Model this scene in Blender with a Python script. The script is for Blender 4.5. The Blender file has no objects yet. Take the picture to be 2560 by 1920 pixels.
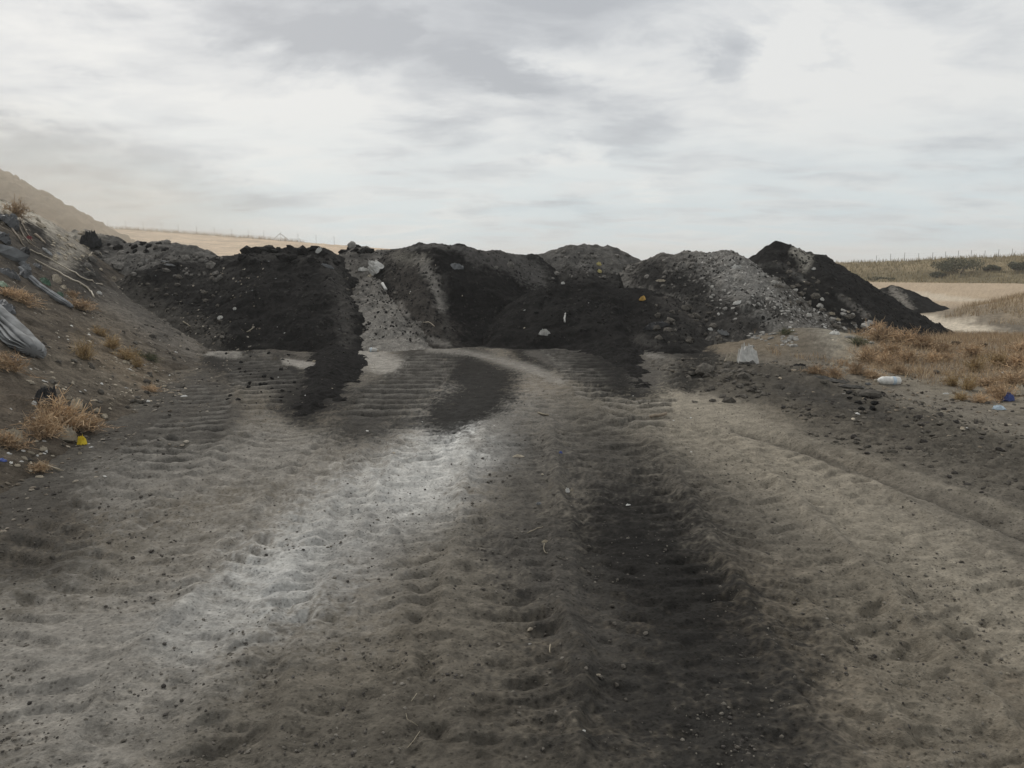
import bpy, math, random
import numpy as np
random.seed(7)
rng = np.random.default_rng(7)
scene = bpy.context.scene
COL = scene.collection

# ------------------------------------------------------------------ camera
FP = 1970.0                      # focal length in pixels of the 2560 x 1920 photograph
CAM_H = 1.7
PITCH = math.atan((960 - 652) / FP)
cam_d = bpy.data.cameras.new('camera')
cam_d.sensor_width = 36.0
cam_d.lens = 36.0 * FP / 2560.0
cam_d.clip_start = 0.05
cam_d.clip_end = 5000
cam = bpy.data.objects.new('camera', cam_d)
cam.location = (0, 0, CAM_H)
cam.rotation_euler = (math.pi / 2 - PITCH, 0, 0)
COL.objects.link(cam)
scene.camera = cam
CP, SP = math.cos(PITCH), math.sin(PITCH)

def ray(u, v):
    a = (u - 1280.0) / FP
    b = (960.0 - v) / FP
    return a, CP + b * SP, -SP + b * CP          # world x, y, z

def W(u, v, D):
    """world point seen at photo pixel u,v at distance D along +Y"""
    x, y, z = ray(u, v)
    k = D / y
    return np.array((x * k, D, CAM_H + z * k))

def G(u, v, z=0.0):
    """world point at photo pixel u,v on the plane of height z"""
    x, y, zz = ray(u, v)
    k = (z - CAM_H) / zz
    return np.array((x * k, y * k, z))

def uv_of(x, y, z):
    zz = z - CAM_H
    f = y * CP - zz * SP
    f = np.maximum(f, 0.05)
    b = y * SP + zz * CP
    return 1280 + FP * x / f, 960 - FP * b / f

# ------------------------------------------------------------------ world / sky
SUN_EL, SUN_AZ = math.radians(40), math.radians(-30)     # azimuth from +Y towards +X
world = bpy.data.worlds.new('World')
scene.world = world
world.use_nodes = True
wn, wl = world.node_tree.nodes, world.node_tree.links
wn.clear()

def wnode(t, **kw):
    n = wn.new(t)
    for k, val in kw.items():
        setattr(n, k, val)
    return n

def wmath(op, a, b=None, c=None):
    n = wnode('ShaderNodeMath', operation=op)
    for i, q in enumerate((a, b, c)):
        if q is None:
            continue
        if isinstance(q, (int, float)):
            n.inputs[i].default_value = q
        else:
            wl.new(q, n.inputs[i])
    return n.outputs[0]

def wmix(f, a, b):
    n = wnode('ShaderNodeMix', data_type='RGBA')
    for s, q in ((0, f), (6, a), (7, b)):
        if isinstance(q, (int, float)):
            n.inputs[s].default_value = q
        elif isinstance(q, tuple):
            n.inputs[s].default_value = (*q, 1)
        else:
            wl.new(q, n.inputs[s])
    return n.outputs[2]

tc = wnode('ShaderNodeTexCoord')
nrm = wnode('ShaderNodeVectorMath', operation='NORMALIZE')
wl.new(tc.outputs['Generated'], nrm.inputs[0])
sp = wnode('ShaderNodeSeparateXYZ')
wl.new(nrm.outputs[0], sp.inputs[0])
dx, dy, dz = sp.outputs
# cloud layer: direction projected on a flat sheet overhead
den = wmath('ADD', wmath('MAXIMUM', dz, 0.0), 0.16)
cmb = wnode('ShaderNodeCombineXYZ')
wl.new(wmath('DIVIDE', dx, den), cmb.inputs[0])
wl.new(wmath('DIVIDE', dy, den), cmb.inputs[1])

def wnoise(vec, scale, detail, rough, dist=0.0, loc=(0, 0, 0), sc=(1, 1, 1), rot=0.0):
    m = wnode('ShaderNodeMapping')
    m.inputs['Location'].default_value = loc
    m.inputs['Rotation'].default_value = (0, 0, rot)
    m.inputs['Scale'].default_value = sc
    wl.new(vec, m.inputs[0])
    n = wnode('ShaderNodeTexNoise')
    n.inputs['Scale'].default_value = scale
    n.inputs['Detail'].default_value = detail
    n.inputs['Roughness'].default_value = rough
    n.inputs['Distortion'].default_value = dist
    wl.new(m.outputs[0], n.inputs['Vector'])
    return n

def wrange(x, a, b, c=0.0, d=1.0, smooth=True):
    n = wnode('ShaderNodeMapRange')
    n.interpolation_type = 'SMOOTHSTEP' if smooth else 'LINEAR'
    wl.new(x, n.inputs[0])
    for i, q in enumerate((a, b, c, d)):
        n.inputs[i + 1].default_value = q
    return n.outputs[0]

big = wnoise(cmb.outputs[0], 0.75, 5, 0.52, 0.25, (3.1, 1.7, 0), (1, 1.25, 1), 0.35).outputs[0]
fine = wnoise(cmb.outputs[0], 2.2, 7, 0.56, 0.35, (9.4, 4.2, 0), (1, 1.6, 1), 0.3).outputs[0]

wisp = wnoise(cmb.outputs[0], 3.6, 6, 0.55, 0.4, (1.4, 8.2, 0), (0.9, 1.1, 1), 0.45).outputs[0]

# streaks of cloud at their place in the sky, in tangent coordinates of the northern sky
tan_c = wnode('ShaderNodeCombineXYZ')
ydiv = wmath('MAXIMUM', dy, 0.05)
wl.new(wmath('DIVIDE', dx, ydiv), tan_c.inputs[0])
wl.new(wmath('DIVIDE', dz, ydiv), tan_c.inputs[1])
wob = wnoise(tan_c.outputs[0], 3.5, 8, 0.66, 0.3, (2, 5, 0), (1, 2.2, 1))
sub = wnode('ShaderNodeVectorMath', operation='SUBTRACT')
wl.new(wob.outputs['Color'], sub.inputs[0])
sub.inputs[1].default_value = (0.5, 0.5, 0.5)
mul = wnode('ShaderNodeVectorMath', operation='MULTIPLY')
wl.new(sub.outputs[0], mul.inputs[0])
mul.inputs[1].default_value = (0.42, 0.15, 0)
add = wnode('ShaderNodeVectorMath', operation='ADD')
wl.new(tan_c.outputs[0], add.inputs[0])
wl.new(mul.outputs[0], add.inputs[1])
warped = add.outputs[0]

STREAKS = [  # u0, v0, u1, v1, half thickness (photo px), strength (+ darker, - brighter)
    (420, 0, 980, 130, 75, 0.80), (860, 60, 1010, 110, 55, 0.35), (1050, 130, 1470, 250, 40, 0.75),
    (1700, 140, 1930, 130, 90, 0.55), (2000, 160, 2140, 170, 45, 0.35), (-150, 350, 420, 420, 60, 0.75),
    (350, 440, 760, 500, 48, 0.55), (1120, 525, 1600, 535, 22, 0.50), (700, 0, 1900, 10, 130, 0.55),
    (40, 10, 330, 40, 50, 0.40), (60, 225, 330, 260, 40, 0.35), (960, 340, 1180, 355, 45, 0.40),
    (1180, 300, 1700, 330, 50, 0.25), (2200, 30, 2560, 90, 90, 0.35), (250, 570, 700, 600, 60, 0.30),
    (2150, 570, 2560, 560, 25, 0.2),
    (-100, 290, 260, 330, 22, -0.45), (640, 400, 960, 440, 42, -0.40), (1310, 398, 1450, 392, 34, -0.55),
    (1180, 150, 1650, 175, 40, -0.40), (1750, 260, 2450, 220, 110, -0.35), (450, 250, 1000, 240, 50, -0.35),
    (0, 150, 350, 170, 60, -0.30), (1930, 90, 2080, 110, 50, -0.35), (900, 580, 1210, 560, 34, -0.45),
    (1500, 460, 1680, 475, 16, -0.35), (2000, 450, 2450, 430, 30, -0.2)]
acc = None
for u0, v0, u1, v1, th, st in STREAKS:
    a, b = ray(u0, v0), ray(u1, v1)
    p0 = np.array((a[0] / a[1], a[2] / a[1]))
    p1 = np.array((b[0] / b[1], b[2] / b[1]))
    c = (p0 + p1) / 2
    d = p1 - p0
    L = np.linalg.norm(d)
    m = wnode('ShaderNodeMapping', vector_type='TEXTURE')
    m.inputs['Location'].default_value = (c[0], c[1], 0)
    m.inputs['Rotation'].default_value = (0, 0, math.atan2(d[1], d[0]))
    m.inputs['Scale'].default_value = (L * 0.62, th * 1.5 / FP, 1)
    wl.new(warped, m.inputs[0])
    ln = wnode('ShaderNodeVectorMath', operation='LENGTH')
    wl.new(m.outputs[0], ln.inputs[0])
    g = wrange(ln.outputs['Value'], 1.15, 0.0)
    acc = wmath('MULTIPLY', g, st) if acc is None else wmath('MULTIPLY_ADD', g, st, acc)
front = wrange(dy, 0.15, 0.5)
acc = wmath('MULTIPLY', acc, front)
base = wrange(big, 0.33, 0.68, 0.06, 0.52)
base = wmath('MULTIPLY_ADD', wrange(fine, 0.33, 0.70, -0.18, 0.26), 1.0, base)
dark = wmath('MULTIPLY_ADD', acc, 0.95, wmath('MULTIPLY_ADD', wrange(wisp, 0.34, 0.66, -0.10, 0.13), 1.0, wmath('MULTIPLY', base, 0.85)))
cr = wnode('ShaderNodeValToRGB')
wl.new(dark, cr.inputs[0])
el = cr.color_ramp.elements
el[0].position = 0.0
el[0].color = (0.87, 0.873, 0.855, 1)
el[1].position = 1.0
el[1].color = (0.495, 0.515, 0.542, 1)
e = el.new(0.3)
e.color = (0.77, 0.783, 0.785, 1)
e = el.new(0.6)
e.color = (0.62, 0.640, 0.660, 1)
cloud = cr.outputs[0]
# thin cloud near the horizon lets pale blue through
low = wrange(dz, 0.20, 0.0)
cloud = wmix(wmath('MULTIPLY', low, wrange(fine, 0.40, 0.60, 0.85, 0.35)), cloud, (0.655, 0.765, 0.815))
STR = 0.1
cloud10 = wnode('ShaderNodeVectorMath', operation='SCALE')
wl.new(cloud, cloud10.inputs[0])
cloud10.inputs['Scale'].default_value = 0.87 / STR
sky = wnode('ShaderNodeTexSky', sky_type='NISHITA')
sky.sun_disc = False
sky.sun_elevation = SUN_EL
sky.sun_rotation = SUN_AZ
sky.dust_density = 3.0
mixed = wmix(0.93, sky.outputs[0], cloud10.outputs[0])
bg = wnode('ShaderNodeBackground')
bg.inputs[1].default_value = STR
wl.new(mixed, bg.inputs[0])
wo = wnode('ShaderNodeOutputWorld')
wl.new(bg.outputs[0], wo.inputs[0])

sun_d = bpy.data.lights.new('sun', 'SUN')
sun_d.energy = 1.5
sun_d.angle = math.radians(11)
sun_d.color = (1.0, 0.96, 0.9)
sun = bpy.data.objects.new('sun', sun_d)
sun.rotation_euler = (math.pi / 2 - SUN_EL, 0, math.pi - SUN_AZ)
COL.objects.link(sun)
# aim: light travels from (sin az, cos az) downwards
from mathutils import Vector
sv = Vector((math.sin(SUN_AZ) * math.cos(SUN_EL), math.cos(SUN_AZ) * math.cos(SUN_EL), math.sin(SUN_EL)))
sun.rotation_euler = sv.to_track_quat('Z', 'Y').to_euler()

vs = scene.view_settings
vs.view_transform = 'Standard'
vs.look = 'None'
vs.exposure = 0.12
vs.gamma = 1.0
vs.use_curve_mapping = False
scene.cycles.use_denoising = True
scene.cycles.max_bounces = 6
scene.cycles.volume_bounces = 1

# ------------------------------------------------------------------ noise helpers
_ang = rng.uniform(0, 2 * math.pi, 4096)
_GX, _GY = np.cos(_ang), np.sin(_ang)

def perlin(x, y, seed=0):
    xi = np.floor(x).astype(np.int64)
    yi = np.floor(y).astype(np.int64)
    xf, yf = x - xi, y - yi

    def gr(ix, iy, fx, fy):
        h = (ix * 374761393 + iy * 668265263 + seed * 974711) & 0x7fffffff
        h = ((h ^ (h >> 13)) * 1274126177) & 0x7fffffff
        h = (h ^ (h >> 16)) & 4095
        return _GX[h] * fx + _GY[h] * fy
    u = xf * xf * xf * (xf * (xf * 6 - 15) + 10)
    v = yf * yf * yf * (yf * (yf * 6 - 15) + 10)
    a = gr(xi, yi, xf, yf)
    b = gr(xi + 1, yi, xf - 1, yf)
    c = gr(xi, yi + 1, xf, yf - 1)
    d = gr(xi + 1, yi + 1, xf - 1, yf - 1)
    return 1.5 * (a + u * (b - a) + v * (c - a + u * (a - b - c + d)))

def fbm(x, y, octv=4, seed=0, rough=0.5):
    s, a, t = 0.0, 1.0, 0.0
    for i in range(octv):
        s = s + a * perlin(x, y, seed + i * 17)
        t += a
        a *= rough
        x, y = x * 2.03 + 11.3, y * 2.03 - 7.1
    return s / t

def sstep(a, b, x):
    t = np.clip((x - a) / (b - a), 0, 1)
    return t * t * (3 - 2 * t)

def seg_dist(px, py, pts):
    """distance to a polyline, arc position (0..n-1) of the nearest point, signed side"""
    best = np.full(px.shape, 1e9)
    pos = np.zeros(px.shape)
    side = np.zeros(px.shape)
    for i in range(len(pts) - 1):
        ax, ay = pts[i][0], pts[i][1]
        bx, by = pts[i + 1][0], pts[i + 1][1]
        ex, ey = bx - ax, by - ay
        l2 = ex * ex + ey * ey + 1e-9
        t = np.clip(((px - ax) * ex + (py - ay) * ey) / l2, 0, 1)
        qx, qy = px - ax - t * ex, py - ay - t * ey
        d = np.hypot(qx, qy)
        m = d < best
        best = np.where(m, d, best)
        pos = np.where(m, i + t, pos)
        side = np.where(m, np.sign(ex * (py - ay) - ey * (px - ax)), side)
    return best, pos, side

# ------------------------------------------------------------------ object helpers
def tag(o, label=None, cat=None, group=None, kind=None):
    if label:
        o['label'] = label
    if cat:
        o['category'] = cat
    if group:
        o['group'] = group
    if kind or cat:
        o['kind'] = kind or 'thing'
    return o

def mesh_np(name, verts, faces, col=None, smooth=True):
    me = bpy.data.meshes.new(name)
    verts = np.asarray(verts, dtype=np.float32)
    faces = np.asarray(faces, dtype=np.int32)
    nv, (nf, k) = len(verts), faces.shape
    me.vertices.add(nv)
    me.vertices.foreach_set('co', verts.ravel())
    me.loops.add(nf * k)
    me.loops.foreach_set('vertex_index', faces.ravel())
    me.polygons.add(nf)
    me.polygons.foreach_set('loop_start', np.arange(nf, dtype=np.int32) * k)
    me.polygons.foreach_set('loop_total', np.full(nf, k, dtype=np.int32))
    me.polygons.foreach_set('use_smooth', np.full(nf, smooth))
    me.update(calc_edges=True)
    if col is not None:
        at = me.attributes.new('Col', 'FLOAT_COLOR', 'POINT')
        c4 = np.ones((nv, 4), dtype=np.float32)
        c4[:, :3] = col
        at.data.foreach_set('color', c4.ravel())
    return me

def link(name, me, mat, parent=None):
    o = bpy.data.objects.new(name, me)
    COL.objects.link(o)
    if mat is not None and not me.materials:
        me.materials.append(mat)
    if parent is not None:
        o.parent = parent
    return o

def empty(name, loc=(0, 0, 0)):
    o = bpy.data.objects.new(name, None)
    o.location = loc
    COL.objects.link(o)
    return o

def grid_faces(r, c):
    i = np.arange(r * c).reshape(r, c)
    return np.stack([i[:-1, :-1], i[:-1, 1:], i[1:, 1:], i[1:, :-1]], -1).reshape(-1, 4)

# ------------------------------------------------------------------ materials
def mat_soil(name, grain=9.0, vary=0.45, bump=0.5, bscale=26.0, rough=0.96, speck=0.35):
    m = bpy.data.materials.new(name)
    m.use_nodes = True
    n, l = m.node_tree.nodes, m.node_tree.links
    b = n['Principled BSDF']
    b.inputs['Roughness'].default_value = rough
    b.inputs['Specular IOR Level'].default_value = 0.05
    at = n.new('ShaderNodeAttribute')
    at.attribute_name = 'Col'
    geo = n.new('ShaderNodeNewGeometry')

    def noise(scale, det, rg=0.6):
        t = n.new('ShaderNodeTexNoise')
        t.inputs['Scale'].default_value = scale
        t.inputs['Detail'].default_value = det
        t.inputs['Roughness'].default_value = rg
        l.new(geo.outputs['Position'], t.inputs['Vector'])
        return t.outputs[0]

    def mrange(x, a, bb, c, d):
        t = n.new('ShaderNodeMapRange')
        l.new(x, t.inputs[0])
        for i, q in enumerate((a, bb, c, d)):
            t.inputs[i + 1].default_value = q
        return t.outputs[0]

    def mth(op, a, bb):
        t = n.new('ShaderNodeMath')
        t.operation = op
        for i, q in enumerate((a, bb)):
            if isinstance(q, (int, float)):
                t.inputs[i].default_value = q
            else:
                l.new(q, t.inputs[i])
        return t.outputs[0]
    f1 = mrange(noise(grain, 6, 0.65), 0.3, 0.7, 1 - vary, 1 + vary)
    n2 = noise(grain * 7, 4, 0.6)
    f2 = mrange(n2, 0.3, 0.7, 1 - vary * 0.7, 1 + vary * 0.7)
    # dark grit: small dots
    vo = n.new('ShaderNodeTexVoronoi')
    vo.inputs['Scale'].default_value = grain * 5
    vo.inputs['Randomness'].default_value = 1.0
    l.new(geo.outputs['Position'], vo.inputs['Vector'])
    dots = mrange(vo.outputs['Distance'], 0.12, 0.3, 1 - speck, 1.0)
    fac = mth('MULTIPLY', mth('MULTIPLY', f1, f2), dots)
    sc = n.new('ShaderNodeVectorMath')
    sc.operation = 'SCALE'
    l.new(at.outputs['Color'], sc.inputs[0])
    l.new(fac, sc.inputs['Scale'])
    l.new(sc.outputs[0], b.inputs['Base Color'])
    h = mth('ADD', mth('MULTIPLY', noise(bscale, 6, 0.62), 1.0), mth('MULTIPLY', noise(bscale * 4, 3), 0.35))
    bp = n.new('ShaderNodeBump')
    bp.inputs['Strength'].default_value = bump
    bp.inputs['Distance'].default_value = 0.04
    l.new(h, bp.inputs['Height'])
    l.new(bp.outputs[0], b.inputs['Normal'])
    return m

M_GROUND = mat_soil('ground_soil', 7.0, 0.30, 0.55, 22.0, speck=0.45)
M_BLACK = mat_soil('black_soil', 9.0, 0.40, 0.7, 22.0, speck=0.3)
M_GREY = mat_soil('grey_soil', 6.0, 0.45, 0.8, 16.0, speck=0.5)
M_BANK = mat_soil('bank_soil', 6.0, 0.40, 0.7, 18.0, speck=0.45)
M_FAR = mat_soil('far_field', 0.5, 0.22, 0.6, 1.5, speck=0.2)

# ------------------------------------------------------------------ the ground
C_BROWN = np.array((0.147, 0.132, 0.109))
C_TAN = np.array((0.264, 0.236, 0.189))
C_LIGHT = np.array((0.56, 0.555, 0.53))
C_GREY = np.array((0.245, 0.230, 0.205))
C_DARK = np.array((0.0185, 0.0175, 0.0160))
C_MID = np.array((0.095, 0.088, 0.078))
C_SAND = np.array((0.42, 0.33, 0.235))
C_PALE = np.array((0.55, 0.48, 0.38))
C_DRY = np.array((0.27, 0.215, 0.15))

def gpoly(pts):
    return [G(u, v)[:2] for u, v in pts]

# (centre line in photo pixels, half width m, lug pitch m, lug depth m, chevron, rut depth, seed)
TRACKS = [
    ([(1105, 880), (1075, 920), (1010, 975), (930, 1055)], 0.46, 0.36, 0.120, 0.12, 0.02, 1),
    ([(600, 880), (645, 925), (690, 985), (720, 1040)], 0.46, 0.36, 0.110, 0.12, 0.02, 2),
    ([(1650, 875), (1637, 925), (1605, 995), (1560, 1080)], 0.42, 0.34, 0.130, 0.55, 0.02, 3),
    ([(1400, 870), (1450, 910), (1500, 965), (1540, 1010)], 0.44, 0.36, 0.110, 0.3, 0.02, 4),
    ([(840, 860), (880, 905), (860, 960)], 0.26, 0.34, 0.060, 0.1, 0.0, 5),
    ([(520, 960), (480, 1060), (380, 1200)], 0.36, 0.30, 0.060, 0.2, 0.01, 6),
    ([(1060, 1060), (985, 1280), (900, 1520), (790, 1960)], 0.40, 0.19, 0.030, 0.35, 0.02, 7),
    ([(1480, 1040), (1560, 1250), (1650, 1500), (1800, 1960)], 0.40, 0.19, 0.027, 0.35, 0.02, 8),
    ([(1850, 1080), (2060, 1200), (2330, 1400), (2700, 1700)], 0.34, 0.22, 0.034, 0.45, 0.015, 9),
    ([(760, 1050), (560, 1250), (250, 1520), (-200, 1900)], 0.42, 0.20, 0.030, 0.3, 0.02, 10),
    ([(1720, 1060), (1900, 1300), (2120, 1600), (2350, 1960)], 0.34, 0.20, 0.030, 0.4, 0.015, 11),
    ([(1290, 1050), (1270, 1300), (1240, 1600), (1200, 1960)], 0.30, 0.19, 0.024, 0.3, 0.01, 12),
    ([(900, 1080), (760, 1300), (560, 1600), (350, 1960)], 0.34, 0.19, 0.030, 0.4, 0.02, 13),
    ([(1330, 990), (1460, 1070), (1580, 1160), (1700, 1290)], 0.40, 0.28, 0.036, 0.3, 0.01, 14),
    ([(2180, 1480), (2420, 1700), (2600, 1900)], 0.36, 0.20, 0.032, 0.4, 0.015, 15),
    ([(1000, 1120), (1130, 1350), (1240, 1640), (1330, 1960)], 0.30, 0.20, 0.032, 0.3, 0.01, 16),
    ([(560, 1080), (300, 1270), (-50, 1480)], 0.36, 0.24, 0.040, 0.3, 0.015, 17),
]
TRK = [(gpoly(p), w, s, d, c, r, sd) for p, w, s, d, c, r, sd in TRACKS]
VERGE = gpoly([(1760, 925), (1950, 975), (2150, 1035), (2400, 1120), (2750, 1240)])
WIND = [gpoly([(850, 850), (838, 930), (800, 995), (765, 1038)]), gpoly([(1515, 862), (1560, 905), (1600, 965), (1620, 990)])]
RUT = gpoly([(1840, 1075), (1960, 1105), (2150, 1175), (2350, 1250), (2700, 1390)])

def toe_x(y):
    return np.interp(y, [0, 3, 4, 6, 9, 12.6, 16, 20, 25, 30], [-2.5, -2.9, -3.15, -3.6, -4.2, -5.1, -5.8, -7.0, -9.5, -13])

def ground_h(x, y, prints=None):
    near = sstep(45, 20, y)
    h = 0.05 * fbm(x * 0.35, y * 0.35, 3, 1) * near
    h += 0.019 * fbm(x * 1.1, y * 1.3, 3, 2) * near
    h += 0.011 * fbm(x * 3.4, y * 5.6, 4, 3, 0.6) * near
    rg = 1 - np.abs(fbm(x * 3.6, y * 8.5, 3, 21, 0.55)) * 2.2
    h += 0.011 * rg * near
    # broken verge between the lane and the weeds
    vd, _, _ = seg_dist(x, y, VERGE)
    vg = sstep(1.35, 0.4, vd / 1.1)
    h += vg * (0.05 + 0.07 * fbm(x * 2.6, y * 3.4, 4, 23, 0.62) + 0.03 * fbm(x * 9, y * 11, 3, 24, 0.6))
    h += 0.011 * fbm(x * 12, y * 17, 3, 4, 0.6) * sstep(18, 7, y)
    # low mound of pale soil beside the peaked pile, bank of dry weeds on the right
    h += 0.42 * np.exp(-(((x - 5.7) / 1.5) ** 2 + ((y - 15.0) / 1.6) ** 2))
    h += 0.16 * np.exp(-(((x - 4.4) / 1.9) ** 2 + ((y - 11.2) / 0.9) ** 2))
    h += 1.30 * sstep(0, 1, 1.25 - np.hypot((x - 20.5) / 6.8, (y - 22.5) / 6.0))
    h += 0.25 * sstep(6.0, 9.5, x) * sstep(5, 9, y) * sstep(19, 13, y)
    # ground breaks down in small steps at the torn edge on the right
    for pts, w, s, d, c, r, sd in TRK:
        xs = [p[0] for p in pts]
        ys = [p[1] for p in pts]
        m = (x > min(xs) - 1) & (x < max(xs) + 1) & (y > min(ys) - 0.6) & (y < max(ys) + 0.6)
        if not m.any():
            continue
        px, py = x[m], y[m]
        wx = px + 0.10 * fbm(px * 1.5, py * 1.5, 2, 40 + sd)
        dist, pos, side = seg_dist(wx, py, pts)
        cum = np.concatenate([[0], np.cumsum([math.hypot(pts[i + 1][0] - pts[i][0], pts[i + 1][1] - pts[i][1]) for i in range(len(pts) - 1)])])
        i0 = np.clip(np.floor(pos).astype(int), 0, len(pts) - 2)
        arc = cum[i0] + (pos - i0) * (cum[i0 + 1] - cum[i0])
        t = dist / w
        ends = sstep(0, 0.05, pos) * sstep(len(pts) - 1, len(pts) - 1.25, pos)
        mask = sstep(1.08, 0.9, t) * ends
        for wl_ in WIND:
            mask = mask * sstep(0.28, 0.62, seg_dist(px, py, wl_)[0])
        crisp = sd <= 5
        ph = (arc + c * dist + (0.05 if crisp else 0.09) * fbm(px * 2.4, py * 2.4, 2, 60 + sd)) / s
        # the two halves of the tread are staggered
        ph = ph + np.where(side > 0, 0.5, 0.0) * (c > 0.3)
        fr = ph - np.floor(ph)
        lug = sstep(0.0, 0.10 if crisp else 0.13, fr) * sstep(0.58, 0.40, fr)
        wear = np.clip(0.55 + 0.9 * fbm(px * 0.9, py * 0.9, 2, 80 + sd), 0.05, 1.15)
        if not crisp:      # older prints are broken up and partly filled in
            wear = (0.35 + 0.9 * wear) * (0.25 + 0.75 * sstep(-0.30, 0.25, fbm(px * 3.2, py * 2.6, 3, 90 + sd)))
        mid = 1 - 0.6 * sstep(0.16, 0.05, t) * (c > 0.3)
        h[m] -= d * (lug * wear * mid - 0.35) * mask + r * mask
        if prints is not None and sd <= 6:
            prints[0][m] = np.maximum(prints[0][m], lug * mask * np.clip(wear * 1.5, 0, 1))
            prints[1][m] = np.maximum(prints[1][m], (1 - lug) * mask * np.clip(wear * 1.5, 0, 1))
        h[m] += 0.02 * np.exp(-((t - 1.15) / 0.16) ** 2) * ends
    dist, pos, side = seg_dist(x, y, RUT)
    h -= 0.055 * np.exp(-(dist / 0.11) ** 2)
    h += 0.018 * np.exp(-((dist - 0.24) / 0.10) ** 2)
    return h

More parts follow.
